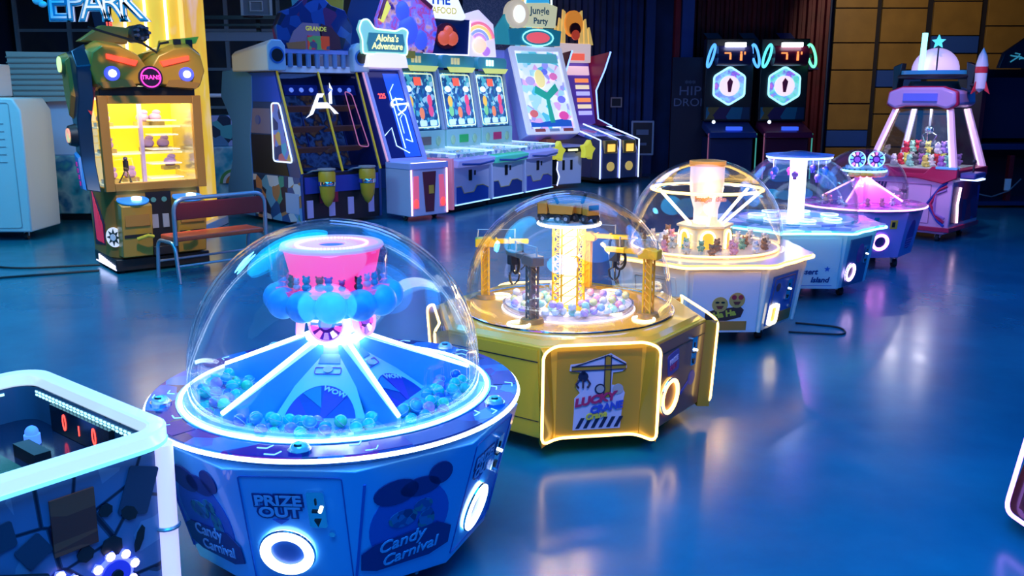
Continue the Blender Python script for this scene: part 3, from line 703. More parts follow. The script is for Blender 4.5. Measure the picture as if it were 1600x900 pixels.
for k in range(8):
    M = QF(b3[(k - 1) % 8], b3[k], t3[(k - 1) % 8])
    if k % 2 == 0:
        pn = MB().box(-.26, .0, 0, .26, .5, .01, M).build('front_panel', mat('lilac_white', (.72, .7, .86), .4), M3, .003)
        for (x, y, mm, q) in ((-.04, .235, SM, 0), (.09, .27, SM, 1)):
            f_ = MB().prism(circ(.062, 24, x, y), .01, .014, M).build('smiley', mm, pn)
            if q: MB().prism(circ(.02, 12, x - .025, y + .025), .014, .017, M).prism(circ(.02, 12, x + .028, y + .025), .014, .017, M).build('eyes', SR, f_)
            else: MB().prism(circ(.008, 8, x - .022, y + .018, 2, 1), .014, .017, M).prism(circ(.008, 8, x + .022, y + .018, 2, 1), .014, .017, M).build('eyes', BLACK, f_)
            MB().prism([(x - .03, y - .01), (x + .03, y - .01), (x + .015, y - .035), (x - .015, y - .035)], .014, .017, M).build('mouth', mat('smiley_mouth', (.15, .03, .03), .5), f_)
        bn = MB().prism([(-.15, .10), (-.15, .17), (-.08, .19), (.12, .22), (.15, .19), (.13, .13), (.02, .10)], .01, .013, M).build('name_plate', mat('plate_brown', (.08, .03, .03), .4), pn)
        text('Ha Ha', .068, M @ T(0, .155, .014) @ RZ(10), MC['sticker_yellow'], bn, off=.003)
        MB().box(-.18, .02, .01, .18, .095, .013, M).build('orange_banner', mat('orange_banner', (.5, .2, .04), .4), pn)
    else:
        dm = mat('cream_door', (.8, .72, .68), .4) if k == 7 else mat('blue_print_panel', (.06, .14, .5), .4)
        pn = MB().box(-.2, .03, 0, .21, .44, .01, M).build('door', dm, M3, .003)
        fr = MB(); frame_ring(.34, .36, .01, .004, .01, .013, fr, M @ T(0, .235)); fr.build('seam', mat('seam_brown', (.3, .18, .14), .5), pn)
        coin_plate(pn, M @ T(.07, .30, .01), .9)
        MB().cyl((.13, .15, .01), (.13, .15, .024), .012, M=M).build('lock', STEEL, pn)
        if k in (1, 3):
            fr = MB(); frame_ring(.14, .17, .03, .022, .01, .03, fr, M @ T(-.12, .12)); fr.build('prize_hole_light', N_WARMW, pn)
            MB().prism(rrect(.1, .13, .02), .005, .014, M @ T(-.12, .12)).build('prize_flap', mat('flap_yellow', (.9, .6, .05), .4, emit=(1, .6, .05), es=.5), pn)
            MB().prism(circ(.035, 16, -.1, .34), .01, .013, M).build('face_print', mat('brown_print', (.1, .05, .06), .4), pn)
            MB().box(-.02, .03, .01, .2, .12, .013, M).build('orange_banner', MC['orange_banner'], pn)
    # corner posts glowing from the rim light
    v0, v1 = Vector(b3[k]), Vector(t3[k]); MB().cyl(tuple(v0 * 1.0), tuple(v1 * 1.0), .018, n=10).build('corner_post', CR, M3)
dome(M3, .635, .68, .10)
MB().annulus(.28, .60, .681, .70, 64).build('prize_tray', mat('tray_cream', (.7, .55, .4), .4), M3)
MB().ring(.605, .008, .70, 72, 6).build('tray_light', N_WARM, M3)
MB().disc(.22, .68, .86, 6).build('castle', mat('castle_cream', (.85, .68, .4), .4, emit=(1, .6, .2), es=.18), M3, .01)
MB().disc(.24, .86, .88, 6).build('castle_roof', mat('castle_roof', (.9, .75, .5), .4), M3, .004)
for k in range(6):
    a = 60 * k + 30 - 64; c = (.193 * math.cos(R(a)), .193 * math.sin(R(a)), .69)
    M = face(c, a); arch = [(-.055, 0)] + [(-.055 * math.cos(R(q)), .09 + .055 * math.sin(R(q))) for q in range(0, 181, 15)] + [(.055, 0)]
    d = MB().prism(arch, .0, .012, M).build('arch_door', mat('arch_amber', (.9, .5, .05), .4, emit=(1, .5, .02), es=.7), M3)
    MB().tube([(x, y, .014) for x, y in arch], .009, 8, False, M).build('arch_light', N_WARMW, d)
MB().lathe([(.10, .88), (.10, 1.0), (.13, 1.10), (.14, 1.2), (.14, 1.36)], 24).build('column', mat('column_glow', (.9, .7, .6), .35, emit=(1, .6, .45), es=.35), M3)
MB().disc(.15, 1.36, 1.40, 24).build('column_cap', mat('cap_amber', (.8, .35, .08), .4, emit=(1, .4, .05), es=.35), M3)
text('Imagination', .056, face((0, -.165, 1.10), -90), mat('brown_letters', (.25, .1, .02), .4), M3, off=.003, depth=.01)
hx = [(.46 * math.cos(R(60 * k - 64 + 30)), .46 * math.sin(R(60 * k - 64 + 30)), 1.17) for k in range(6)]
MB().ring(.455, .012, 1.17, 72, 8).build('hoop_light', N_WARM, M3)
MB().ring(.40, .006, 1.165, 72, 6).build('hoop', CHROME, M3)
for k in range(6):
    a = R(60 * k - 34); MB().tube([(.45 * math.cos(a), .45 * math.sin(a), 1.165), (.15 * math.cos(a), .15 * math.sin(a), .885)], .012, 8).build('strut_light', N_WARMW, M3)
for q in range(3): point((.3 * math.cos(R(120 * q - 90)), .3 * math.sin(R(120 * q - 90)), 1.14), 4, (1, .6, .24), .012, M3)
# toys in the tray
TY = [('cream', (.8, .65, .5)), ('pink', (.8, .35, .4)), ('brown', (.4, .2, .1)), ('white', (.85, .8, .8)), ('green', (.3, .5, .3))]
protos = {}
def plush(key, cn, col, x, y, z, s, lab, grp):
    k = (key, cn)
    if k not in protos:
        m_ = mat('plush_' + cn, col, .8)
        o = MB().ball((0, 0, .03), .032, (1, .9, .9), 10, 7).ball((0, 0, .072), .027, n=10, m=7).ball((-.02, 0, .096), .01, n=8, m=5).ball((.02, 0, .096), .01, n=8, m=5).ball((-.03, -.012, .035), .012, n=8, m=5).ball((.03, -.012, .035), .012, n=8, m=5).ball((-.016, -.026, .012), .012, n=8, m=5).ball((.016, -.026, .012), .012, n=8, m=5).build('plush_toy', m_)
        MB().ball((-.009, -.026, .076), .0035, n=6, m=4).ball((.009, -.026, .076), .0035, n=6, m=4).ball((0, -.028, .068), .004, n=6, m=4).build('face', BLACK, o)
        tag(o, lab, 'plush toy', grp); protos[k] = o
    else:
        o = protos[k].copy(); C.objects.link(o)
        for ch in protos[k].children: d = ch.copy(); C.objects.link(d); d.parent = o
    o.location = (x, y, z); o.rotation_euler = (0, 0, random.uniform(-1, 1)); o.scale = (s, s, s)
for i in range(34):
    a = R(i * 360 / 34 * 2 + (0 if i < 17 else 10)); r_ = .35 + .17 * (i >= 17) + random.uniform(-.02, .02)
    cn, cc = random.choice(TY)
    plush('m3', cn, cc, 1.62 + r_ * math.cos(a), 7.46 + r_ * math.sin(a), .701, random.uniform(.8, 1.0), '%s small plush toy lying in the ring tray around the castle fountain' % cn, '%s plush toys around the castle' % cn)
# ============================================================ machine 4: pale cyan dome with lit T column
M4 = thing('dessert_dome_machine', 'pale blue dome machine with glowing mushroom column and cyan rim light', 'arcade machine', (2.87, 9.02, 0), 0)
P4 = -92
b4 = ngon(.70, 8, P4 + 22.5, .12); t4 = ngon(.78, 8, P4 + 22.5, .655)
MB().loft([b4, t4]).build('body', mat('ice_cabinet', (.6, .75, .85), .35, coat=.3), M4, .004)
MB().loft([wavy(.76, .07, .66, ph=P4 + 22.5), wavy(.78, .08, .695, ph=P4 + 22.5)]).build('deck', pattern('sea_deck', [(.1, .4, .5), (.5, .75, .8), (.2, .3, .6), (.7, .8, .85)], 7, .2), M4)
MB().tube(wavy(.79, .075, .668, ph=P4 + 22.5), .011, 8, True).build('rim_light', N_CYAN, M4)
for (x, y) in ((.36, .36), (-.36, .36), (.36, -.36), (-.36, -.36)): caster(x, y, M4, .13)
for k in range(8):
    M = QF(b4[(k - 1) % 8], b4[k], t4[(k - 1) % 8])
    if k % 2 == 0:
        pn = MB().box(-.25, .0, 0, .25, .5, .01, M).build('front_panel', mat('ice_panel', (.55, .72, .85), .4), M4, .003)
        text('Dessert', .075, M @ T(-.07, .17, .012), INK, pn, off=.002, shear=.2); text('Island', .075, M @ T(.08, .09, .012), INK, pn, off=.002, shear=.2)
        MB().box(-.24, .03, .01, .2, .035, .012, M).build('underline', INK2, pn)
        MB().prism(star(.03, .013), .01, .013, M @ T(.14, .2)).build('star_print', INK2, pn)
    else:
        pn = MB().box(-.21, .01, 0, .2, .48, .01, M).build('side_panel', mat('slate_print', (.07, .12, .3), .4), M4, .003)
        MB().prism(circ(.08, 20, .02, .32, .8, 1.2), .01, .013, M).build('candy_print', mat('magenta_print', (.3, .05, .3), .4), pn)
        ring_light(M4, M @ T(-.13, .15, .012), .09, .028, glow('neon_lilac', (.85, .55, 1), 4), NAVY)
        coin_plate(pn, M @ T(.13, .3, .01), .9)
dome(M4, .60, .695, .09)
MB().disc(.56, .696, .72, 48).build('sea_table', pattern('sea_table_print', [(.15, .5, .6), (.55, .8, .85), (.25, .35, .7), (.75, .85, .9)], 5, .2, es=.12), M4)
for k in range(7):
    a = R(360 / 7 * k + 12); c = (.38 * math.cos(a), .38 * math.sin(a))
    MB().ring(.08, .009, .735, 28, 6, T(*c)).build('plate_light', glow('ice_light', (.6, .85, 1), 2.2), M4)
    MB().disc(.075, .72, .74, 24, T(*c)).build('plate', mat('plate_blue', (.5, .7, .9), .3), M4)
MB().lathe([(.085, .72), (.08, .8), (.08, 1.28), (.1, 1.32)], 20).build('lit_column', glow('column_white', (.85, .88, 1), 2.0), M4)
MB().disc(.31, 1.32, 1.35, 48, r2=.33).build('canopy', mat('canopy_blue', (.3, .4, .9), .3), M4)
MB().ring(.31, .012, 1.325, 64, 8).build('canopy_light', glow('canopy_glow', (.4, .6, 1), 3), M4)
point((0, -.2, 1.30), 12, (.45, .6, 1), .012, M4); point((.15, .2, 1.30), 14, (.7, .25, 1), .012, M4); point((-.2, .1, 1.30), 14, (.7, .25, 1), .012, M4)
for k in range(7):
    a = R(360 / 7 * k + 40); c = (.26 * math.cos(a), .26 * math.sin(a)); z = 1.2 - .03 * (k % 3)
    t = thing('hanging_charm', ['dark blue', 'magenta', 'violet'][k % 3] + ' round charm hanging from the lit canopy of the pale blue dome', 'charm', (2.87 + c[0], 9.02 + c[1], z), 0, ['dark blue', 'magenta', 'violet'][k % 3] + ' charms under the canopy')
    MB().cyl((0, 0, .03), (0, 0, 1.32 - z), .0025, n=6).build('string', WHITE, t)
    MB().ball((0, 0, 0), .033, n=12, m=8).prism(star(.02, .01), -.02, .02, T(0, 0, -.03)).build('charm_body', [mat('charm_blue', (.03, .03, .3), .3), mat('charm_magenta', (.55, .05, .35), .3), mat('charm_violet', (.25, .08, .5), .3)][k % 3], t)
# ============================================================ machine 5: violet dome
M5 = thing('wheel_dome_machine', 'violet dome machine with twin colour wheels and pink rim light', 'arcade machine', (4.07, 10.42, 0), 0)
P5 = -86
VI = mat('violet_cabinet', (.32, .28, .75), .35, coat=.3)
b5 = ngon(.58, 8, P5 + 22.5, .14); t5 = ngon(.68, 8, P5 + 22.5, .67)
MB().loft([b5, t5]).build('body', VI, M5, .004)
MB().disc(.69, .67, .705, 64, r2=.71).build('deck', pattern('violet_deck', [(.3, .05, .35), (.5, .12, .5), (.15, .04, .35), (.7, .2, .6)], 9, .2), M5)
MB().ring(.71, .009, .69, 96, 8).build('rim_light', glow('rim_pink', (1, .45, .85), 3), M5)
for (x, y) in ((.3, .3), (-.3, .3), (.3, -.3), (-.3, -.3)): caster(x, y, M5, .15)
for k in range(8):
    M = QF(b5[(k - 1) % 8], b5[k], t5[(k - 1) % 8])
    if k % 2 == 0:
        ring_light(M5, M @ T(-.02, .19, .004), .1, .035, glow('neon_orchid', (.95, .3, 1), 4), NAVY)
        s = MB().box(.07, .34, 0, .15, .44, .006, M).build('notice_sticker', mat('notice_yellow', (.8, .5, .05), .4), M5)
        MB().box(.085, .36, .006, .12, .42, .008, M).build('notice_print', BLACK, s)
        coin_plate(M5, M @ T(-.1, .4), .8)
    else:
        p = MB().prism(circ(.13, 24, .0, .25, .9, 1.3), 0, .004, M).build('printed_panel', mat('plum_print', (.14, .05, .35), .4), M5)
        for j in range(4): MB().box(-.1, .1 + .03 * j, .004, .09, .115 + .03 * j, .006, M @ T(0, 0)).build('stripe', mat('plum_pink', (.5, .15, .5), .4), p)
dome(M5, .50, .705, .12)
for k in range(4):
    a = P5 + 45 + 90 * k; ca, sa = math.cos(R(a)), math.sin(R(a))
    def pt(r, z, o): return (r * ca - o * sa, r * sa + o * ca, z)
    MB().loft([[pt(.08, .71, -.05), pt(.08, .71, .05), pt(.08, .96, .04), pt(.08, .96, -.04)], [pt(.46, .71, -.02), pt(.46, .71, .02), pt(.46, .74, .01), pt(.46, .74, -.01)]]).build('divider', mat('orchid_divider', (.7, .3, .65), .4), M5)
    MB().tube([pt(.09, .968, 0), pt(.465, .748, 0)], .010, 8).build('divider_light', glow('divider_pink', (1, .45, .9), 2.5), M5)
MB().disc(.1, .705, 1.0, 8).build('hub', mat('orchid_hub', (.6, .3, .7), .4), M5)
MB().disc(.24, 1.07, 1.10, 32).build('canopy', mat('canopy_teal', (.1, .35, .5), .35), M5)
MB().disc(.08, 1.0, 1.07, 16).build('neck', WHITE, M5)
MB().ring(.245, .012, 1.075, 48, 8).build('canopy_light', glow('canopy_teal_light', (.35, .8, .9), 2.2), M5)
sl = MB()
for i in range(24): sl.box(-.008, -.246, 1.08, .008, -.23, 1.10, RZ(15 * i))
sl.build('canopy_slot', BLACK, M5)
for dx in (-.11, .11):
    wheel_display(M5, face((dx, -.05, 1.20), -90, 5), .095, [glow('w_teal', (.2, .8, .8), 1.1), glow('w_blue', (.2, .4, 1), 1.1), glow('w_pink', (1, .25, .6), 1.2), glow('w_cream', (1, .85, .6), 1.2)], rim=glow('rim_mint', (.5, .9, 1), 1.3))
MB().box(-.2, -.04, 1.1, .2, .04, 1.13).build('wheel_base', WHITE, M5)
point((.02, -.13, 1.03), 22, (1, .2, .85), .012, M5); point((.11, .09, 1.03), 14, (.8, .3, 1), .012, M5)
for i in range(7):
    a = R(-150 + 20 * i); o = MB().ball((0, 0, 0), .035, (1.2, 1, .9), 12, 8).ball((.03, -.01, .02), .02, n=10, m=6).prism([(.045, -.01), (.065, 0), (.045, .01)], .01, .025).build('rubber_duck', mat('duck_yellow', (.95, .5, .06), .4))
    o.location = (4.07 + .2 * math.cos(a), 10.42 + .2 * math.sin(a), 1.035); tag(o, 'yellow rubber duck hung in a row under the canopy of the violet dome', 'toy duck', 'yellow ducks under the violet dome canopy')
for i in range(16):
    a = R(-86 + 7 + i * 22.5); cn, cc = [('pink', (.8, .35, .4)), ('white', (.85, .8, .8)), ('brown', (.4, .2, .1))][i % 3]
    if abs((i * 22.5 + 7) % 90 - 45) < 14: continue
    plush('m5', cn, cc, 4.07 + .4 * math.cos(a), 10.42 + .4 * math.sin(a), .706, .9, '%s little plush toy on the deck inside the violet dome' % cn, '%s plush toys in the violet dome' % cn)
# ============================================================ air hockey style table (lower left)
HT = thing('air_hockey_table', 'low game table with white lit rounded rim and red score digits at lower left', 'game table', (-1.175, 3.0, 0), 51.2)
LX, WY = 2.0, 1.13
def rr_path(inset, z, r, n=8):
    return [(x - LX / 2, y + WY / 2, z) for x, y in rrect(LX - 2 * inset, WY - 2 * inset, r, n)]
bodyM = pattern('hockey_side_print', [(.005, .008, .03), (.03, .05, .10), (.10, .16, .32), (.16, .24, .42)], 5, .35, kind='edge')
MB().loft([rr_path(.05, .06, .06), rr_path(.03, .74, .09)], caps=False).build('side_panel', bodyM, HT)
rim = MB(); o_, i_ = rrect(LX, WY, .13, 8), rrect(LX - .12, WY - .12, .08, 8); n = len(o_)
vs = [(x - LX / 2, y + WY / 2, z) for z, pp in ((.745, o_), (.80, o_), (.80, i_), (.745, i_)) for x, y in pp]
fs = [(a * n + i, a * n + (i + 1) % n, ((a + 1) % 4) * n + (i + 1) % n, ((a + 1) % 4) * n + i) for a in range(4) for i in range(n)]
rim.add(vs, fs).build('rim', mat('lit_rim_acrylic', (.75, .85, .95), .2, coat=.5, emit=(.65, .82, 1), es=.8), HT, .008)
MB().tube(rr_path(.004, .742, .13), .008, 8, True).build('rim_edge_light', glow('rim_edge_cyan', (.15, .65, 1), 1.6), HT)
MB().loft([rr_path(.062, .60, .08), rr_path(.062, .745, .08)], caps=False).build('pit_wall', mat('pit_wall_slate', (.05, .12, .2), .3), HT)
MB().prism([(x - LX / 2, y + WY / 2) for x, y in rrect(LX - .12, WY - .12, .08)], .57, .60).build('pit_floor', mat('pit_floor_dark', (.01, .02, .05), .15), HT)
for j in range(2):
    for i in range(30):
        MB().box(-.066, .12 + i * .030, .722 - j * .014, -.062, .12 + i * .030 + .016, .730 - j * .014).build('wall_led', glow('wall_led_cyan', (.4, .9, 1), 2), HT)
for i in range(8):
    MB().box(-.18 - .03 * i, WY - .066, .72, -.164 - .03 * i, WY - .062, .730).build('wall_led', MC['wall_led_cyan'], HT)
sb = MB().box(-.085, .36, .602, -.064, .84, .712).build('scoreboard', mat('score_black', (.01, .01, .015), .2), HT)
text('0', .10, face((-.086, .72, .657), 180), N_RED, sb, sx=.7); text('1', .06, face((-.086, .60, .652), 180), N_RED, sb, sx=.9); text('0', .10, face((-.086, .48, .657), 180), N_RED, sb, sx=.7)
MB().box(-.085, .16, .602, -.064, .28, .69).build('side_badge', pattern('badge_print', [(.05, .2, .1), (.3, .25, .05), (.05, .05, .2)], 25), HT)
pf = MB().prism([(x - .95, y + WY / 2) for x, y in rrect(1.2, .72, .08)], .60, .625).build('playfield', mat('playfield_green', (.01, .12, .06), .2), HT)
MB().box(-.95, .21, .625, -.935, .92, .628).box(-1.5, .56, .625, -.4, .572, .628).build('field_line', mat('field_white', (.7, .8, .8), .4), pf)
tb = MB()
for q in ((-.5, .15), (-.5, .98)): tb.box(-1.6, q[1] - .02, .6, -.3, q[1] + .02, .645)
tb.build('field_rail', BLACK, HT)
g = MB().cyl((-.2, .75, .60), (-.2, .75, .64), .03).ball((-.2, .75, .65), .025).build('blue_knob', glow('knob_blue', (.1, .3, 1), .8), HT)
MB().box(-.30, .5, .6, -.24, .68, .65).build('goal_box', BLACK, HT)
MB().cyl((-.06, .055, .06), (-.05, .045, .735), .036, n=16).build('corner_tube', glow('corner_lilac', (.6, .6, 1), .9), HT)
MB().ring(.04, .008, .42, 16, 6, T(-.055, .05)).build('corner_band', STEEL, HT)
Mh = face((0, 0.048, 0), -90, -1.5)
for (s, z, rr, q) in ((.27, .33, .085, 10), (.47, .335, .085, 30)):
    go = MB().prism(gear(rr, rr * .76, 8), .0, .012, Mh @ T(-s, z) @ RZ(q)).build('gear_light', glow('gear_blue', (.12, .16, 1), 1.6), HT)
    MB().prism([(x, y) for x, y in circ(rr * .6, 24)], .012, .02, Mh @ T(-s, z)).build('gear_face', mat('gear_face_blue', (.03, .05, .5), .4, emit=(.03, .05, 1), es=.35), go)
    for k in range(8):
        a = R(q + 45 * k)
        MB().ball((0, 0, 0), .017, (1, 1, .5), 8, 5, Mh @ T(-s + rr * .84 * math.cos(a), z + rr * .84 * math.sin(a), .014)).build('tooth_lamp', glow('tooth_pink', (1, .75, 1), 2.6), go)
    MB().prism(circ(.02, 12), .02, .03, Mh @ T(-s, z)).build('axle', BLACK, go)
MB().box(-.46, .47, 0, -.315, .67, .008, Mh @ RZ(0)).build('rules_plate', pattern('red_rules_print', [(.22, .03, .02), (.33, .06, .03)], 30, .4, stretch=(.1, .1, 1)), HT)
for (x, z, w_, h_, q) in ((-.16, .60, .11, .17, -20), (-.62, .60, .1, .09, 8), (-.52, .52, .09, .09, 30)):
    MB().prism(rrect(w_, h_, .01), 0, .004, Mh @ T(x, z) @ RZ(q)).build('print_block', mat('print_slate', (.03, .045, .09), .4), HT)
for (x, z, w_, h_, q) in ((-.28, .57, .05, .05, 20), (-.20, .53, .05, .07, 45), (-.27, .43, .08, .08, 25), (-.17, .42, .03, .1, -20), (-.36, .44, .06, .06, 10)):
    MB().prism(circ(w_ / 2, 7, 0, 0, 1, h_ / w_), 0, .005, Mh @ T(x, z) @ RZ(q)).build('print_rock', BLACK, HT)
MB().cyl((-.72, .50, .02), (-.50, .41, .02), .026, M=Mh).build('print_tube', BLACK, HT)
for x, y in ((-.15, .15), (-1.85, .15), (-.15, .98), (-1.85, .98)): MB().cyl((x, y, 0), (x, y, .07), .04).build('foot', RUBBER, HT)
# ============================================================ gold robot prize machine
GO = mat('robot_gold', (.62, .33, .04), .32, .25, coat=.4); GO2 = mat('robot_brown_gold', (.45, .21, .04), .4, .2)
G = thing('robot_prize_machine', 'gold and black robot headed prize machine with bright yellow lit window', 'arcade machine', (-4.20, 10.30, 0), 38); G.scale = (.97, .97, .95)
MB().box(-.53, -.47, .03, .53, .47, .17).build('plinth', BLACK, G, .01)
for i in range(9): MB().box(-.538, -.42 + i * .08, .055, -.53, -.375 + i * .08, .145 - .006 * max(0, 8 - i)).build('plinth_light', glow('plinth_lilac', (.7, .7, 1), 2.5), G)
MB().box(-.538, -.46, .045, -.53, .4, .055).build('plinth_light', MC['plinth_lilac'], G)
for x in (-.45, .45):
    for y in (-.38, .38): MB().cyl((x, y, 0), (x, y, .04), .03).build('foot', RUBBER, G)
MB().prism([(-.53, -.28), (-.45, -.42), (.45, -.42), (.53, -.28), (.53, .45), (-.53, .45)], .17, .98).build('lower_cabinet', GO2, G, .01)
for s in (-1, 1):
    x0, x1 = (-.47, -.14) if s < 0 else (.14, .47)
    ped = MB().loft([[(x0, -.56, .2), (x1, -.56, .2), (x1, -.38, .2), (x0, -.38, .2)], [(x0, -.62, .52), (x1, -.62, .52), (x1, -.38, .52), (x0, -.38, .52)], [(x0, -.66, .80), (x1, -.66, .80), (x1, -.38, .86), (x0, -.38, .86)]]).build('pedestal', GO, G, .01)
    MB().box(x0 + .03, -.645, .56, x1 - .03, -.60, .70).build('drawer_front', GO2, ped, .006)
    MB().box(x0 + .02, -.61, .43, x1 - .02, -.575, .50).build('slot', BLACK, ped)
    dk = MB().disc(.17, 0, .012, 32, T((x0 + x1) / 2, -.52, .845) @ Matrix.Rotation(R(12), 4, 'X')).build('control_top', mat('control_blue', (.05, .25, .6), .2, emit=(.02, .25, .9), es=.5), G)
    MB().disc(.055, .012, .035, 20, T((x0 + x1) / 2 + .04, -.52, .845) @ Matrix.Rotation(R(12), 4, 'X')).build('button', glow('button_cyan', (.5, .9, 1), 3), dk)
    MB().tube([((x0 + x1) / 2 + s * .02, -.66, .42), ((x0 + x1) / 2 - s * .08, -.72, .46), ((x0 + x1) / 2 - s * .14, -.70, .44)], .02, 8).build('handle', mat('handle_yellow', (.7, .6, .05), .4), ped)
rec = MB().box(-.14, -.44, .2, .14, -.40, .92).build('recess_panel', BLACK, G)
for x in (-.06, .06):
    MB().box(x - .035, -.46, .50, x + .035, -.44, .66).build('card_slot', mat('slot_grey', (.35, .35, .4), .4), rec)
    MB().prism(circ(.03, 16), 0, .01, face((x, -.44, .83), -90)).build('coin_button', mat('coin_green', (.1, .3, .25), .3), rec)
MB().prism([(-.14, -.35), (.14, -.35), (.14, -.58), (-.14, -.58)], .2, .30).build('step', BLACK, G, .005)
Ms = face((-.532, 0.05, 0), 180)
wg = MB()
for i, (x, h) in enumerate(((-.22, .50), (-.15, .42), (-.08, .34), (0, .26), (.08, .17))): wg.prism([(x * .8 - .04, .33), (x * .8 + .03, .31), (x + .02, .36 + h), (x - .03, .42 + h)], 0, .008, Ms)
wp = MB().prism([(-.3, .25), (.15, .3), (.2, .55), (-.05, .8), (-.3, .95)], 0, .004, Ms).build('wing_panel', mat('dark_red_print', (.10, .01, .04), .4), G)
wg.build('wing_print', mat('wing_red', (.8, .03, .10), .4, emit=(1, .03, .1), es=.3), wp)
ff = MB().prism(circ(.115, 32), 0, .012, face((-.495, -.36, .42), 210)).build('round_badge', mat('badge_white', (.8, .8, .8), .3, emit=(.9, .9, 1), es=.5), G)
MB().prism(star(.10, .05, 8), .012, .018, face((-.495, -.36, .42), 210)).build('badge_star', mat('badge_star_dark', (.02, .05, .05), .4), ff)
MB().prism(circ(.04, 16), .018, .024, face((-.495, -.36, .42), 210)).build('badge_hub', WHITE, ff)
# window box
MB().box(-.50, .40, 1.0, .50, .45, 1.98).build('window_back', mat('display_yellow', (.9, .65, .02), .5, emit=(1, .72, .02), es=.75), G)
MB().box(-.50, -.40, .96, .50, .42, 1.0).build('display_floor', mat('display_floor', (.9, .85, .6), .4, emit=(1, .85, .3), es=.4), G)
MB().box(-.50, -.40, 1.97, .50, .42, 2.0).build('display_top', glow('display_top_light', (1, .9, .6), 1.6), G)
MB().box(.48, -.38, 1.0, .50, .42, 1.97).build('mirror_side', mat('display_side', (.7, .65, .5), .15, .6), G)
wf = MB()
wf.box(-.56, -.46, .95, -.46, -.38, 2.02).box(.46, -.46, .95, .56, -.38, 2.02).box(-.46, -.46, .95, .46, -.38, 1.04).box(-.46, -.46, 1.93, .46, -.38, 2.02)
wf.box(-.56, .38, .95, -.48, .46, 2.02)
wf.build('window_frame', GO2, G, .006)
MB().box(-.46, -.42, 1.04, .46, -.414, 1.93).build('window_glass', GLASS, G)
MB().box(-.545, -.38, 1.0, -.54, .38, 1.97).build('side_glass', glass('side_glass', (1, .97, .85)), G)
MB().box(-.02, .0, 1.0, .02, .06, 1.97).build('rail_post', mat('rail_lilac', (.5, .4, .75), .3), G)
for z in (1.33, 1.64): MB().box(-.48, .02, z, .46, .40, z + .02).build('shelf', mat('shelf_cream', (.95, .9, .7), .3, emit=(1, .9, .5), es=.4), G)
for i in range(5): MB().box(.04 + .02 * i, -.1, 1.04 + .17 * i, .42 - .01 * i, .2, 1.055 + .17 * i).build('acrylic_tier', mat('tier_white', (.9, .9, .95), .15, emit=(.9, .9, .8), es=.2), G)
point((-.2, -.15, 1.955), 5, (1, .85, .5), .012, G); point((.2, -.15, 1.955), 5, (1, .85, .4), .012, G)
RZG = Matrix.Rotation(R(38), 4, 'Z')
def gp_(x, y, z): v = RZG @ Vector((x, y, z)); return (v.x * .97 - 4.20, v.y * .97 + 10.30, v.z * .95)
k = 0
for (x, y, z) in ((-.36, .2, 1.66), (-.36, .15, 1.35), (-.36, .1, 1.0), (.25, .28, 1.66), (.1, .28, 1.66), (.32, .28, 1.35), (.14, .28, 1.35), (.33, .1, 1.13), (-.12, .2, 1.0)):
    o = MB().box(-.09, -.06, 0, .09, .06, .045).build('figurine', mat('figure_base', (.45, .33, .12), .4)); o.location = gp_(x, y, z); o.rotation_euler = (0, 0, R(38))
    MB().ball((0, 0, .09), .075, (1, .8, .75), 12, 8).ball((.02, 0, .15), .045, (1.1, .8, .7), 10, 6).build('body', mat('figure_lilac', (.55, .35, .75), .4), o)
    nm = ['top left shelf', 'middle left shelf', 'window floor at left', 'top right shelf, outer', 'top right shelf, inner', 'middle right shelf, outer', 'middle right shelf, inner', 'upper acrylic step at right', 'window floor beside the tripod'][k]; k += 1
    tag(o, 'lilac figurine on brown base in the yellow window, ' + nm, 'figurine', 'lilac figurines in the yellow window')
tr = MB()
for q in (90, 210, 330): tr.cyl((.09 * math.cos(R(q)), .09 * math.sin(R(q)), 0), (0, 0, .17), .008)
tr.cyl((0, 0, .15), (0, 0, .26), .03).ball((0, 0, .28), .025)
o = tr.build('tripod_stand', DARK); o.location = gp_(-.24, -.12, 1.0); tag(o, 'small dark tripod stand on the floor of the yellow lit window', 'stand')
# head
Hm = GO
MB().box(-.52, -.40, 2.0, .52, .38, 2.12).build('neck', BLACK, G, .01)
for s in (-1, 1):
    pts = [(0.02, 2.22), (.10, 2.12), (.2, 2.10), (.5, 2.06), (.60, 2.12), (.66, 2.3), (.62, 2.52), (.5, 2.62), (.30, 2.60), (.10, 2.50), (.02, 2.36)]
    hp = MB().loft([[(s * x * .92, .34, 2.32 + (z - 2.32) * .9) for x, z in pts], [(s * x, -.32, z) for x, z in pts], [(s * (x * .9 + .02), -.50, 2.3 + (z - 2.3) * .82) for x, z in pts]]).build('head_half', Hm, G, .012)
    MB().loft([[(s * x, -.52, z) for x, z in ((.12, 2.40), (.44, 2.47), (.44, 2.42), (.15, 2.345))], [(s * x, -.49, z) for x, z in ((.12, 2.40), (.44, 2.47), (.44, 2.42), (.15, 2.345))]]).build('brow_light', glow('brow_red', (1, .05, .02), 2.2), hp)
    Mx = face((s * .40, -.50, 2.26), -90)
    e = MB().disc(.08, 0, .03, 28, Mx).build('eye_ring', glow('eye_blue', (.08, .1, .9), .8), hp)
    MB().disc(.04, .03, .045, 20, Mx).build('eye_lamp', glow('eye_white', (.75, .85, 1), 5), e)
    MB().prism([(s * .16, 2.12), (s * .50, 2.10), (s * .55, 2.16), (s * .30, 2.2), (s * .2, 2.19)], .505, .53, face((0, 0, 0), -90)).build('cheek_plate', GO2, hp)
MB().box(.34, -.35, 2.56, .42, -.30, 2.66).box(.48, -.35, 2.57, .55, -.30, 2.66).build('head_notch', BLACK, G)
MB().prism([(.16, 2.50), (.28, 2.55), (.60, 2.62), (.64, 2.70), (.2, 2.64)], .25, .32, face((0, 0, 0), -90)).build('crest', mat('crest_yellow', (.8, .6, .05), .4), G)
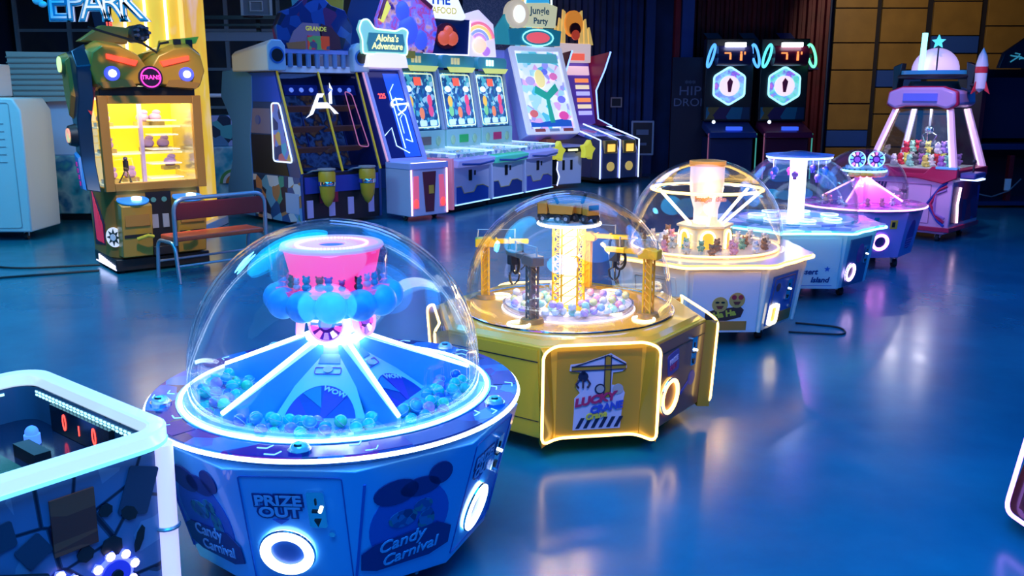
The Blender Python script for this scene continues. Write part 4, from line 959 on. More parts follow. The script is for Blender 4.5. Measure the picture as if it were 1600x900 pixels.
em = MB().prism(circ(.13, 32), .5, .53, face((0, 0, 2.22), -90)).build('emblem', mat('emblem_black', (.02, .01, .04), .3), G)
MB().ring(.105, .008, .535, 36, 6, face((0, 0, 2.22), -90)).build('emblem_ring', glow('emblem_pink', (1, .05, .45), 1.2), em)
text('TRANS', .065, face((0, -.535, 2.22), -90), MC['emblem_pink'], em, off=.002)
# turret gun
tg = MB().cyl((.02, .1, 2.72), (.02, -.22, 2.72), .10, n=20).build('gun_body', DARK, G)
for i in range(7):
    a = R(i * 360 / 7); MB().cyl((.02 + .065 * math.cos(a), -.2, 2.72 + .065 * math.sin(a)), (.02 + .065 * math.cos(a), -.34, 2.72 + .065 * math.sin(a)), .018, n=10).build('barrel', mat('gun_blue', (.1, .13, .22), .3, .6), tg)
MB().prism([(-.6, 2.62), (-.1, 2.60), (-.05, 2.78), (-.35, 2.80)], -.1, .1, face((0, 0, 0), -90)).build('shoulder_plate', GO2, G, .01)
MB().tube([(-.55, -.3, 2.76), (-.3, -.36, 2.68), (-.02, -.4, 2.6), (.12, -.42, 2.5), (.16, -.42, 2.6), (.26, -.42, 2.62)], .014, 6).build('cable', BLACK, G)
# arm on the left side
arm = MB().loft([[(-.60, y, z) for y, z in pp] for pp in [[(-.30, 2.58), (-.50, 2.35), (-.48, 2.0), (-.30, 1.75), (-.30, 1.25), (-.42, .95), (-.18, .95), (-.02, 1.4), (-.02, 1.7), (.15, 2.0), (.22, 2.3), (.05, 2.55)]]] + [[(-.74, y, z) for y, z in [(-.30, 2.50), (-.46, 2.33), (-.44, 2.0), (-.26, 1.75), (-.26, 1.25), (-.38, .98), (-.2, .98), (-.06, 1.4), (-.06, 1.7), (.11, 2.0), (.18, 2.28), (.03, 2.48)]]]).build('arm', mat('arm_blueblack', (.02, .05, .10), .3, .4), G, .01)
MB().loft([[(-.735, y, z) for y, z in ((-.2, 2.45), (-.3, 2.0), (-.1, 1.75), (.05, 2.0), (.1, 2.4))], [(-.78, y, z) for y, z in ((-.18, 2.4), (-.26, 2.03), (-.1, 1.8), (.02, 2.03), (.06, 2.36))]]).build('upper_arm_plate', GO2, arm, .006)
MB().disc(.13, .0, .07, 28, face((-.74, -.05, 2.36), 180), r2=.10).build('shoulder_disc', GO2, arm)
MB().disc(.085, .07, .085, 24, face((-.74, -.05, 2.36), 180)).build('shoulder_lamp', glow('lamp_lime', (.75, .95, .35), .9), arm)
MB().disc(.13, 0, .07, 28, face((-.74, -.12, 1.58), 180), r2=.11).build('elbow_disc', BLACK, arm)
MB().disc(.08, .07, .085, 24, face((-.74, -.12, 1.58), 180)).build('elbow_lamp', pattern('lamp_red_green', [(1, .15, .1), (1, .3, .2), (.2, .8, .3)], 6, .4, es=.9, kind='soft'), arm)
MB().box(-.76, -.12, 1.98, -.74, .02, 2.08).build('green_light', glow('lamp_green', (.2, .7, .15), .7), arm)
MB().prism([(-.04, 1.9), (.02, 1.8), (.12, 2.25), (.08, 2.4)], .0, .01, face((-.61, -.36, 0), -90) @ T(-.02, 0)).build('red_stripe', mat('stripe_red', (.6, .05, .06), .4), arm)
MB().loft([[(-.75, y, z) for y, z in ((-.30, 1.35), (-.42, .98), (-.25, .98), (-.12, 1.4))], [(-.78, y, z) for y, z in ((-.30, 1.33), (-.40, 1.0), (-.27, 1.0), (-.14, 1.38))]]).build('forearm_plate', mat('forearm_blue', (.02, .2, .55), .4), arm)
for i in range(4): MB().box(-.79, -.33 + .03 * i, 1.03 + .07 * i, -.78, -.29 + .03 * i, 1.08 + .07 * i).build('arm_print', mat('print_magenta', (.8, .03, .3), .4), arm)
# ============================================================ bench
BN = thing('bench', 'red padded bench with grey tubular frame before the gold robot machine', 'bench', (-3.49, 9.12, 0), 45)
RED = mat('red_vinyl', (1.0, .09, .03), .35, noise=.1)
L_ = 1.12
MB().box(.05, .05, .43, L_ - .05, .42, .48).build('seat', RED, BN, .015)
MB().box(.06, .012, .66, L_ - .06, .04, .84).build('backrest', mat('dark_red_vinyl', (.3, .015, .02), .4), BN, .01)
MB().tube(rounded([(.04, .03, .40), (.04, .02, .88), (L_ - .04, .02, .88), (L_ - .04, .03, .40)], .14, 6, False), .022, 10).build('back_frame', STEEL, BN)
for x in (.03, L_ - .03):
    MB().tube(rounded([(x, -.02, 0), (x, .04, .42), (x, .44, .42), (x, .5, 0)], .1, 6, False), .02, 10).build('leg', STEEL, BN)
MB().cyl((.03, .01, .18), (L_ - .03, .01, .18), .013).build('stretcher', STEEL, BN)
MB().cyl((.03, .48, .18), (L_ - .03, .48, .18), .013).build('stretcher', STEEL, BN)
# ============================================================ cables
def cable(pts, r, lab):
    tag(MB().tube(rounded([(x, y, r) for x, y in pts], .3, 5, False), r, 6).build('cable', RUBBER), lab, 'cable')
cable([(-7.5, 10.2), (-6.3, 10.25), (-5.6, 9.9), (-4.75, 10.15)], .012, 'black cable running over the floor to the gold robot machine, upper one')
cable([(-6.6, 8.2), (-5.9, 9.2), (-5.3, 9.5), (-4.6, 9.8)], .012, 'black cable curving over the floor at far left, lower one')
cable([(2.3, 7.2), (2.75, 7.1), (2.8, 7.35), (2.45, 7.5)], .008, 'thin black cable looped on floor behind the white fountain dome')
# ============================================================ hanging letters
SG = thing('hanging_sign', 'blue outlined sign letters with white edges hanging at the top left', 'sign', (-4.0, 8.95, 2.81), 0); SG.scale = (.72, 1, .85)
Mf = face((0, 0, 0), -90)
ox = -.53
for i, ch in enumerate('EPARK'):
    x = -.48 + i * .245
    text(ch, .56, Mf @ T(x, -.04, 0), mat('sign_white', (.75, .8, .85), .4), SG, 'letter_outline', .02, .022, sx=1.05)
    text(ch, .56, Mf @ T(x, -.04, .014), mat('sign_blue', (.01, .20, .42), .35, emit=(.0, .2, .45), es=.12), SG, 'letter', .02, .008, sx=1.05)
    text(ch, .56, Mf @ T(x, -.04, .027), MC['sign_white'], SG, 'letter_line', .006, -.012, sx=1.05)
MB().ball((-.74, 0, .0), .06, (1.2, .4, .8)).ball((-.78, 0, .06), .03, (.6, .4, 1.4)).ball((-.68, 0, -.04), .05, (1.2, .4, .7)).build('white_emblem', WHITE, SG)
MB().box(-.8, .01, .28, .75, .03, .31).build('hanger_bar', DARK, SG)
for x in (-.6, .55): MB().cyl((x, .02, .3), (x, .02, 2.13), .006).build('hanger_cable', DARK, SG)
# ============================================================ white cabinets at far left
WC = thing('white_cabinet', 'tall white rounded cabinet with louvres at the far left edge', 'cabinet', (-7.2, 12.3, 0), 0)
PW = mat('cabinet_white', (.68, .78, .82), .4)
MB().prism([(-.78, .12), (.76, .12), (.79, 1.3), (.79, 1.72), (.70, 1.88), (-.78, 1.92)], -.4, .4, face((0, 0, 0), -90)).build('body', PW, WC, .02)
for i in range(6): MB().box(-.15, -.408, 1.05 + .1 * i, .55, -.4, 1.06 + .1 * i).build('louvre', mat('louvre_grey', (.4, .45, .5), .5), WC)
fr = MB(); frame_ring(1.3, 1.65, .04, .01, .4, .408, fr, face((0, 0, 1.0), -90)); fr.build('panel_seam', MC['louvre_grey'], WC)
MB().ring(.075, .012, .41, 24, 6, face((.32, 0, .88), -90)).build('round_latch', mat('latch_teal', (.05, .2, .25), .4), WC)
MB().box(.27, -.42, .87, .37, -.4, .89).box(.31, -.42, .83, .33, -.4, .93).build('latch_cross', MC['latch_teal'], WC)
MB().box(-.1, -.2, 1.9, .4, .2, 2.32).build('upper_box', WHITE, WC, .02)
MB().box(-.1, -.21, 1.93, .41, -.2, 1.98).box(-.1, -.21, 2.28, .41, -.2, 2.33).build('trim_strip', glow('trim_yellow', (.9, .85, .1), .5), WC)
for x in (-.6, .6): caster(x, -.2, WC, .13)
HC = thing('hooded_machine', 'white machine with grey pleated hood and teal splashed base behind white cabinet', 'arcade machine', (-6.6, 14.3, 0), 0)
hd = []
for i in range(10):
    z = 1.85 + .075 * i; w_ = .55 + .05 * i; hd += [(w_ + .03 * (i % 2), z)]
MB().prism([(-.9, 1.8)] + [(x * .9 - .02, z) for x, z in hd] + [(-.95, 2.55)], -.3, .5, face((0, 0, 0), -90)).build('hood', mat('hood_grey', (.42, .45, .47), .5), HC)
for i in range(8): MB().box(-.95, -.52, 1.9 + .08 * i, .45 + .04 * i, -.49, 1.92 + .08 * i).build('hood_pleat', mat('pleat_grey', (.25, .28, .3), .5), HC)
MB().box(-.5, -.35, 1.0, .75, .4, 1.85).build('upper_body', mat('lavender_white', (.6, .62, .9), .4), HC, .02)
MB().box(.25, -.37, 1.0, .42, -.35, 1.85).build('blue_stripe', mat('stripe_royal', (.05, .12, .8), .4), HC)
MB().box(.42, -.38, 1.05, .62, -.35, 1.8).build('pale_strip', mat('strip_white', (.8, .8, .9), .4, emit=(.6, .6, 1), es=.25), HC)
SPL = pattern('teal_splash', [(.02, .12, .25), (.05, .45, .6), (.4, .7, .75), (.03, .2, .45), (.1, .5, .4)], 2.2, .4, kind='soft')
MB().box(-.5, -.4, .1, .85, .4, 1.0).build('splash_base', SPL, HC, .02)
MB().loft([[(.3, -.6, .08), (1.0, -.6, .08), (1.0, -.4, .08), (.3, -.4, .08)], [(.55, -.5, .5), (.95, -.5, .5), (.95, -.4, .5), (.55, -.4, .5)]]).build('pedal_ramp', BLACK, HC, .01)
MB().box(-.45, -.35, 0, .8, .35, .1).build('plinth', BLACK, HC)
MB().disc(.09, 0, .05, 20, face((.80, -.35, 2.2), -90)).build('round_knob', mat('knob_royal', (.02, .08, .7), .3), HC)
SM_ = thing('led_marquee', 'dark marquee cabinet with red led digits and red white artwork above the hood', 'marquee', (-6.25, 15.2, 0), 0)
MB().box(-.42, -.15, 0, .42, .3, 2.55).build('post', BLACK, SM_)
MB().prism([(-.42, 2.5), (.5, 2.5), (.55, 3.1), (-.55, 3.3)], -.1, .15, face((0, 0, 0), -90)).build('board', NAVY, SM_, .01)
text('188', .13, face((-.22, -.17, 3.03), -90), N_RED, SM_, off=.003); text('00', .13, face((.28, -.17, 3.03), -90), N_RED, SM_, off=.003)
MB().box(-.38, -.17, 2.52, -.02, -.15, 2.85).build('white_art', pattern('art_white', [(.8, .9, .95), (.3, .5, .7), (.9, .9, 1), (.1, .2, .4)], 8, es=.4), SM_)
MB().prism([(-.02, 2.5), (.16, 2.5), (.1, 2.95), (-.06, 2.95)], .15, .17, face((0, 0, 0), -90)).build('red_art', mat('art_red', (.8, .1, .12), .4, emit=(1, .1, .1), es=.4), SM_)
# splash machine between the pillar and the shooter
SP = thing('splash_kiddie_machine', 'teal splash painted machine with white frame between yellow pillar and shooting cabinet', 'arcade machine', (-5.4, 16.6, 0), 25)
MB().box(-.5, -.4, .06, .6, .4, 1.0).build('base', SPL, SP, .03)
MB().box(-.42, -.35, 0, .52, .35, .07).build('plinth', BLACK, SP)
MB().box(-.4, -.3, 1.0, .45, .35, 1.55).build('middle', pattern('splash_mid', [(.1, .3, .5), (.4, .5, .8), (.02, .05, .1), (.1, .5, .5)], 5), SP, .02)
MB().tube(rounded([(-.42, -.33, 1.0), (-.42, -.33, 1.9), (.42, -.33, 1.9), (.42, -.33, 1.0)], .2, 6, False), .035, 8).build('white_frame', WHITE, SP)
for i, m_ in enumerate((mat('arch_orange', (.6, .2, .05), .4), mat('arch_white', (.7, .7, .75), .4), mat('arch_green', (.1, .35, .1), .4))):
    MB().annulus(.10 + .05 * i, .15 + .05 * i, .40, .425, 20, face((.2, 0, .35), -90), 0, 180).build('arch_print', m_, SP)
# back wall basketball board
BB = thing('basketball_hoop', 'small white basketball backboard frame high up before the grid of panes', 'basketball hoop', (-4.75, 18.5, 0), 0)
fr = MB(); frame_ring(.62, .6, .03, .05, 0, .03, fr, face((-.3, 0, 3.7), -90)); frame_ring(.26, .2, .01, .02, 0, .035, fr, face((-.3, 0, 3.62), -90)); fr.build('backboard_line', WHITE, BB)
MB().box(-.61, .0, 3.4, .01, .02, 4.0).build('backboard', mat('board_grey', (.25, .3, .38), .4), BB)
MB().ring(.2, .012, 3.4, 24, 6, T(-.3, -.24)).build('hoop_ring', mat('hoop_dark', (.1, .03, .03), .4), BB)
MB().box(-.34, .02, 0, -.26, .1, 3.9).build('post', DARK, BB)
MB().box(-1.6, -.3, 3.35, 1.5, -.22, 3.42).box(-1.6, -.32, 3.22, 1.5, -.25, 3.26).build('truss_bar', DARK, BB)
MB().box(-1.5, -.1, 2.95, .8, .0, 3.12).build('rail', mat('rail_bluegrey', (.3, .38, .5), .5), BB)
MB().box(-1.55, -.1, 0, -1.47, 0, 3.4).box(1.4, -.3, 0, 1.48, -.22, 3.4).build('leg', DARK, BB)
# ============================================================ shooting cabinet
SH = thing('shooting_cabinet', 'wide black two player shooting cabinet with yellow guns and white logo on glass', 'arcade machine', (-3.06, 13.02, 0), 45)
W_ = 1.44
side = [(0, .06), (0, .80), (.55, 2.27), (1.5, 2.27), (1.5, .06)]
for x in (0, W_ - .04): MB().loft([[(x, y, z) for y, z in side], [(x + .04, y, z) for y, z in side]]).build('side_wall', mat('shooter_side', (.02, .06, .22), .3), SH, .008)
MB().loft([[(-.02, y, z) for y, z in ((1.35, .06), (1.35, 1.3), (1.25, 1.7), (1.2, 2.2), (1.5, 2.32), (2.1, 2.28), (2.2, 1.9), (1.9, 1.5), (1.95, .9), (2.15, .5), (2.2, .06))], [(W_, y, z) for y, z in ((1.35, .06), (1.35, 1.3), (1.25, 1.7), (1.2, 2.2), (1.5, 2.32), (2.1, 2.28), (2.2, 1.9), (1.9, 1.5), (1.95, .9), (2.15, .5), (2.2, .06))]]).build('rear_shell', mat('shell_blue', (.06, .25, .65), .35), SH, .01)
Msd = face((-.002, 0, 0), 180)   # local x -> -y
MB().prism([(-.42, 1.82), (-1.3, 1.82), (-1.3, 2.24), (-.56, 2.24)], 0, .006, Msd).build('royal_panel', mat('royal_blue', (.01, .09, .75), .35), SH)
MB().prism([(-.75, 1.35), (-1.34, 1.35), (-1.34, 1.72), (-.75, 1.72)], 0, .006, Msd).build('grey_panel', mat('panel_mauve', (.2, .2, .4), .4), SH)
MB().disc(.07, .006, .02, 16, Msd @ T(-1.1, 1.55)).build('side_speaker', mat('sp_blue', (.1, .15, .5), .4), SH)
MB().prism([(-.3, .75), (-1.34, .75), (-1.34, 1.33), (-.5, 1.33)], 0, .006, Msd).build('black_panel', BLACK, SH)
wq = [(-.18, .95), (-.46, 1.80), (-.68, 1.80), (-.70, .95)]
MB().prism(wq, .004, .01, Msd).build('side_window', pattern('side_window_scene', [(.02, .03, .12), (.1, .15, .5), (.3, .1, .15), (.05, .25, .45), (.35, .25, .1)], 7, es=.45), SH)
MB().tube(rounded([(x, y, .012) for x, y in wq], .06), .012, 6, True, Msd).build('side_window_light', glow('outline_white', (.6, .75, 1), 1.4), SH)
MB().prism([(0, .06), (-1.45, .06), (-1.5, .72), (-.02, .74)], 0, .008, Msd).build('side_print', pattern('shooter_print', [(.01, .04, .15), (.1, .35, .7), (.02, .02, .05), (.4, .2, .1), (.05, .3, .25), (.5, .6, .8), (.01, .08, .3)], 5.5), SH)
MB().prism([(-.06, .2), (-.42, .2), (-.42, .5), (-.06, .5)], .008, .014, Msd).build('side_box_print', mat('box_print_blue', (.3, .45, .8), .4), SH)
MB().box(.04, .02, .06, W_ - .04, .06, .78).build('kick_panel', BLACK, SH)
MB().box(.04, .05, .76, W_ - .04, .5, .80).build('shelf', NAVY, SH)
Mg = QF((.04, .02, .84), (W_ - .04, .02, .84), (.04, .54, 2.22)); GH = math.hypot(.52, 1.38)
MB().box(-.68, -.01, -.7, .68, GH, -.68, Mg).build('inner_screen', pattern('shooter_scene', [(.01, .02, .06), (.02, .06, .18), (.05, .15, .35), (.01, .02, .05), (.2, .12, .05), (.03, .08, .25)], 5, es=.35, kind='soft'), SH)
for s in (-1, 1):
    cx = s * .34
    for j in range(3):
        MB().box(cx - .28, .35 + .32 * j, -.3, cx + .28, .37 + .32 * j, -.06, Mg @ RZ(0)).build('target_rail', mat('rail_brown', (.25, .14, .08), .4, emit=(.3, .15, .1), es=.15), SH)
    MB().box(cx - .29, GH - .32, -.05, cx + .29, GH - .16, -.03, Mg).build('lamp_bar', mat('bar_blue', (.02, .06, .25), .3), SH)
    for j in (-1, 0, 1): MB().disc(.035, -.03, -.015, 14, Mg @ T(cx + .17 * j, GH - .24)).build('round_lamp', glow('lamp_dim_blue', (.35, .55, 1), .9), SH)
    for q in (-.13, .10):
        MB().box(cx + q, .35, -.35, cx + q + .02, 1.1, -.33, Mg).build('post', mat('post_blue', (.05, .15, .4), .4), SH)
    MB().lathe([(.16, -.02), (.26, 0), (.27, .02), (.0, .02)], 24, T(W_ / 2 + cx, .22, .82)).build('turntable', mat('table_teal', (.05, .15, .25), .3), SH)
MB().box(-.69, 0, 0, .69, GH, .006, Mg).build('front_glass', glass('smoked_glass', (.6, .64, .8), (1, 1, 1), .02, .3, 4), SH)
for x in (-.70, 0, .70):
    MB().box(x - .012, -.05, .006, x + .012, GH + .03, .03, Mg).build('yellow_edge', mat('edge_yellow', (.55, .42, .03), .35, emit=(.5, .4, .02), es=.25), SH)
lo = MB()
lo.prism([(-.42, .78), (-.34, .84), (-.12, 1.16), (-.0, 1.16), (-.05, 1.10), (-.10, 1.10), (-.2, .95), (-.28, .84)], .03, .036, Mg)
lo.prism([(-.24, .93), (.04, .93), (.10, .84), (.17, .84), (.02, 1.02), (-.16, 1.02)], .03, .036, Mg).prism([(.05, 1.0), (.10, 1.0), (.15, 1.22), (.08, 1.16)], .03, .036, Mg).prism([(.12, 1.25), (.17, 1.22), (.14, 1.33)], .03, .036, Mg)
lo.build('logo', glow('logo_white', (.9, .93, 1), 1.3), SH)
fr = MB(); MB().tube(rounded([(.40, .32, .035), (.58, .30, .035), (.50, 1.15, .035), (.38, 1.2, .035)], .05), .009, 6, True, Mg).build('inner_outline', mat('outline_rose', (.4, .12, .2), .4, emit=(.6, .15, .3), es=.5), SH)
for s in (-1, 1):
    cx = W_ / 2 + s * .36 - .02
    gn = MB().lathe([(0.001, .30), (.05, .34), (.10, .45), (.125, .68), (.125, .80), (.11, .83), (.001, .83)], 20, T(cx, -.16, 0)).build('gun_pod', mat('pod_yellow', (.75, .42, .02), .35), SH)
    MB().lathe([(.128, .62), (.132, .64), (.132, .66), (.126, .68)], 20, T(cx, -.16, 0)).build('chrome_band', CHROME, gn)
    MB().lathe([(.10, .83), (.13, .85), (.13, .87), (.001, .87)], 20, T(cx, -.16, 0)).build('pod_cap', mat('pod_cap', (.45, .4, .35), .3), gn)
    MB().cyl((cx, -.1, .6), (cx, .05, .6), .03).build('pod_bracket', DARK, gn)
    MB().tube([(cx - .08, -.2, .86), (cx - .2, -.1, .84), (cx - .22, .02, .8)], .012, 6).build('hose', STEEL, gn)
    for q in (-.2, .18): MB().box(cx + q - .05, -.0, .14, cx + q + .05, .02, .40).build('ticket_slot', mat('slot_lilac', (.3, .3, .55), .4, emit=(.3, .3, .8), es=.15), SH)
MB().box(.06, -.01, .5, W_ - .06, .02, .74).build('console_band', mat('band_royal', (.02, .05, .35), .35), SH)
MB().box(.30, -.015, .35, .62, .0, .5).build('red_panel', mat('panel_crimson', (.3, .01, .04), .4), SH)
# header with speakers and backboard
MB().box(.0, .55, 2.24, W_, 1.4, 2.34).build('header_base', WHITE, SH, .01)
for x in (-.02, W_ + .02):
    cb = MB().loft([[(x - .15, .44, 2.26), (x + .15, .44, 2.26), (x + .15, .44, 2.62), (x + .08, .44, 2.70), (x - .08, .44, 2.70), (x - .15, .44, 2.62)], [(x - .15, 1.5, 2.26), (x + .15, 1.5, 2.26), (x + .15, 1.5, 2.5), (x + .08, 1.5, 2.56), (x - .08, 1.5, 2.56), (x - .15, 1.5, 2.5)]]).build('speaker_box', mat('speaker_white', (.55, .65, .78), .35), SH, .02)
    MB().disc(.12, 0, .01, 24, face((x, .44, 2.48), -90)).build('speaker_ring', mat('ring_blue', (.05, .2, .6), .3), cb)
    MB().disc(.09, .01, .02, 24, face((x, .44, 2.48), -90)).build('speaker_cone', BLACK, cb)
for i in range(7): MB().cyl((.26 + .155 * i, .55, 2.32), (.26 + .155 * i, .55, 2.52), .04, n=12).build('header_post', mat('post_steelblue', (.25, .4, .7), .25, .4), SH)
MB().box(.16, .53, 2.52, W_ - .16, .8, 2.58).build('header_beam', mat('beam_lilac', (.35, .35, .7), .4), SH)
Mk = face((W_ / 2, .68, 2.58), -90)
mk = [(-.62, 0), (-.66, .3), (-.55, .52), (-.3, .62), (-.1, .78), (.12, .80), (.3, .66), (.55, .60), (.68, .36), (.62, 0)]
bd = MB().prism(mk, 0, .12, Mk).build('marquee_board', pattern('marquee_dark_print', [(.01, .03, .16), (.02, .08, .3), (.15, .03, .12), (.01, .02, .06), (.03, .1, .35)], 5.5), SH, .01)
MB().prism([(-.48, .06), (-.38, .25), (-.22, .38), (.05, .38), (.1, .0), (-.4, .0)], .12, .14, Mk).build('salmon_shape', mat('salmon', (.5, .22, .28), .5), bd)
MB().prism([(.1, .38), (.28, .33), (.42, .2), (.44, .02), (.1, 0)], .12, .14, Mk).build('maroon_shape', mat('maroon', (.12, .02, .04), .5), bd)
text('GRANDE', .09, Mk @ T(0, .30, .145), mat('letters_yellow', (.6, .6, .1), .4, emit=(.8, .8, .1), es=.3), bd, off=.002)
MB().box(-.15, .0, .14, .22, .2, .16, Mk).build('marquee_screen', pattern('marquee_screen', [(.3, .02, .05), (.05, .2, .08), (.4, .05, .02), (.03, .05, .12)], 14, es=.5), bd)
MB().prism([(-.5, 0), (-.52, .08), (-.2, .12), (-.2, 0)], .14, .16, Mk).build('orange_shape', mat('orange_shape', (.7, .2, .06), .4), bd)
# blue arch behind, above the shooter
tag(MB().prism([(-.95, 0), (-.95, 1.3), (-.8, 1.75), (-.4, 2.0), (.3, 2.0), (.75, 1.75), (.95, 1.3), (.95, 0)], 0, .3, face((-2.35, 19.0, 2.2), -90)).prism([(-.5, 0), (.5, 0), (.5, 2.2), (-.5, 2.2)], .05, .25, face((-2.35, 19.0, 0), -90)).build('arch_cabinet', mat('arch_royal', (.02, .14, .5), .4)), 'plain blue arch topped cabinet far behind the shooting cabinet', 'cabinet')
TT = thing('cut_out_sign', 'teal and yellow cut out sign shape above the shooting cabinet marquee', 'sign', (-3.45, 16.3, 0))
MB().box(-.06, 0, 0, .06, .08, 3.2).build('post', DARK, TT)
MB().prism([(-.35, 3.2), (.15, 3.15), (.2, 3.75), (-.4, 3.75)], 0, .08, face((0, 0, 0), -90)).build('teal_shape', mat('teal_sign', (.02, .4, .5), .4), TT, .01)
MB().prism([(.18, 3.2), (.5, 3.25), (.55, 3.75), (.2, 3.75)], 0, .08, face((0, 0, 0), -90)).build('yellow_shape', mat('yellow_sign', (.5, .4, .03), .4), TT, .01)
# ============================================================ white tower game
TW_ = thing('leaning_screen_game', 'white framed game with leaning dark blue screen and red lit coin console', 'arcade machine', (-3.06, 13.02, 0), 45)
X0, X1 = 1.52, 2.26
con = MB().prism([(X0, -.62), (X1, -.62), (X1 + .02, .0), (X0 - .0, .0)], .08, .86).build('console', mat('tower_white', (.62, .6, .8), .35), TW_, .015)
MB().box(X0 - .01, -.64, .80, X1 + .01, -.02, .90).build('console_top', mat('top_lilac', (.5, .55, .95), .3), TW_, .01)
xm = (X0 + X1) / 2
MB().prism([(xm - .13, .76), (xm + .13, .76), (xm + .08, .14), (xm - .08, .14)], .62, .635, face((0, 0, 0), -90)).build('ticket_bay', mat('bay_maroon', (.18, .03, .05), .3), TW_)
MB().box(xm - .02, -.65, .42, xm + .07, -.635, .55).build('bay_sticker', mat('sticker_orange', (.8, .45, .05), .4), TW_)
for s in (-1, 1):
    MB().prism([(xm + s * .27 - .06, .2), (xm + s * .27 + .06, .2), (xm + s * .25 + .04, .7), (xm + s * .25 - .05, .7)], .62, .63, face((0, 0, 0), -90)).build('red_insert', mat('insert_red', (.6, .2, .3), .4, emit=(1, .1, .15), es=.5), TW_)
    MB().ball((xm + s * .27, -.63, .28), .05, (1, .3, 1.4)).build('red_lamp', glow('lamp_crimson', (1, .05, .05), 2), TW_)
    MB().box(xm + s * .355 - .008, -.64, .1, xm + s * .355 + .008, -.62, .8).build('edge_light', glow('edge_rose', (1, .5, .55), 2.5), TW_)
MB().box(X0 + .03, -.635, .885, X1 - .03, -.60, .905).build('lit_strip', glow('strip_peach', (1, .8, .8), 2.5), TW_)
for x in (X0 + .08, X1 - .08): caster(x, -.35, TW_, .09)
Mt = QF((X0, -.08, .90), (X1, -.08, .90), (X0, .52, 2.32)); TH = math.hypot(.6, 1.42)
MB().box(-.36, 0, -.35, .36, TH, -.02, Mt).build('screen_body', mat('body_indigo', (.05, .05, .3), .4), TW_, .01)
sf = MB(); frame_ring(.76, TH + .04, .03, .05, -.03, .05, sf, Mt @ T(0, TH / 2)); sf.build('screen_frame', mat('frame_lilac', (.6, .55, .85), .35), TW_)
MB().box(-.33, .05, -.02, .33, TH - .05, -.005, Mt).build('screen', mat('screen_navy', (.01, .015, .09), .15, emit=(.01, .03, .35), es=.25), TW_)
text('225', .12, Mt @ T(-.13, TH * .70, 0), N_RED, TW_, 'red_digits', sx=.8, off=.002)
bl = MB().box(.0, .06, -.004, .31, TH - .08, .0, Mt).build('blue_zone', mat('zone_blue', (.02, .08, .8), .3, emit=(.02, .12, 1), es=.7), TW_)
z_ = MB()
z_.tube([(.04, .2, .005), (.04, 1.15, .005), (.15, 1.28, .005)], .008, 6, M=Mt).tube([(.1, .35, .005), (.22, .30, .005), (.22, .75, .005), (.12, .85, .005), (.12, 1.05, .005)], .009, 6, M=Mt).tube([(-.30, .42, .005), (-.12, .55, .005), (-.12, .25, .005), (.1, .12, .005)], .008, 6, M=Mt).tube([(.10, .45, .005), (.10, .7, .005), (.16, .76, .005)], .006, 6, M=Mt)
z_.build('circuit_line', glow('circuit_ice', (.45, .7, 1), 2), TW_)
MB().tube([(.17 + .17 * math.cos(R(q)), .93 + .10 * math.sin(R(q)), .012) for q in range(60, 220, 20)] + [(.05, .93, .012), (.33, .95, .012), (.25, .85, .012), (.08, .76, .012)], .011, 6, M=Mt).build('swoosh', N_WHITE, TW_)
for s in (-1, 1): MB().box(s * .385 - .008, 0, .0, s * .385 + .008, TH, .03, Mt).build('side_light', glow('side_rose', (1, .45, .6), 1.6 if s > 0 else .5), TW_)
Ma = face((xm, .44, 2.40), -90)
MB().prism([(-.40, -.06), (.40, -.06), (.36, .12), (.2, .16), (-.2, .16), (-.36, .12)], -.1, .12, Ma).build('marquee_base', mat('base_lit', (.8, .8, .8), .4, emit=(1, .85, .8), es=.8), TW_, .01)
mq = [(-.46, .14), (.40, .14), (.42, .22), (.40, .36), (.44, .52), (.32, .56), (.2, .50), (-.22, .52), (-.34, .66), (-.46, .64), (-.52, .5), (-.46, .36)]
MB().prism(mq, 0, .08, Ma).build('marquee', mat('marquee_mint', (.45, .75, .6), .4, emit=(.35, .9, .7), es=.45), TW_, .01)
MB().prism([(-.36, .18), (.32, .18), (.35, .3), (.32, .46), (-.34, .46), (-.38, .3)], .08, .1, Ma).build('marquee_panel', mat('panel_teal', (.06, .3, .32), .4, emit=(.1, .4, .4), es=.25), TW_)
MB().tube(rounded([(x, y, .085) for x, y in mq], .05), .012, 6, True, Ma).build('marquee_outline', glow('outline_mint', (.6, 1, .8), 1.8), TW_)
ty = glow('title_yellow', (1, .9, .35), 1.1)
text("Aloha's", .15, Ma @ T(0, .38, .105), ty, TW_, off=.003, shear=.15); text('Adventure', .14, Ma @ T(0, .26, .105), ty, TW_, off=.003, shear=.15)
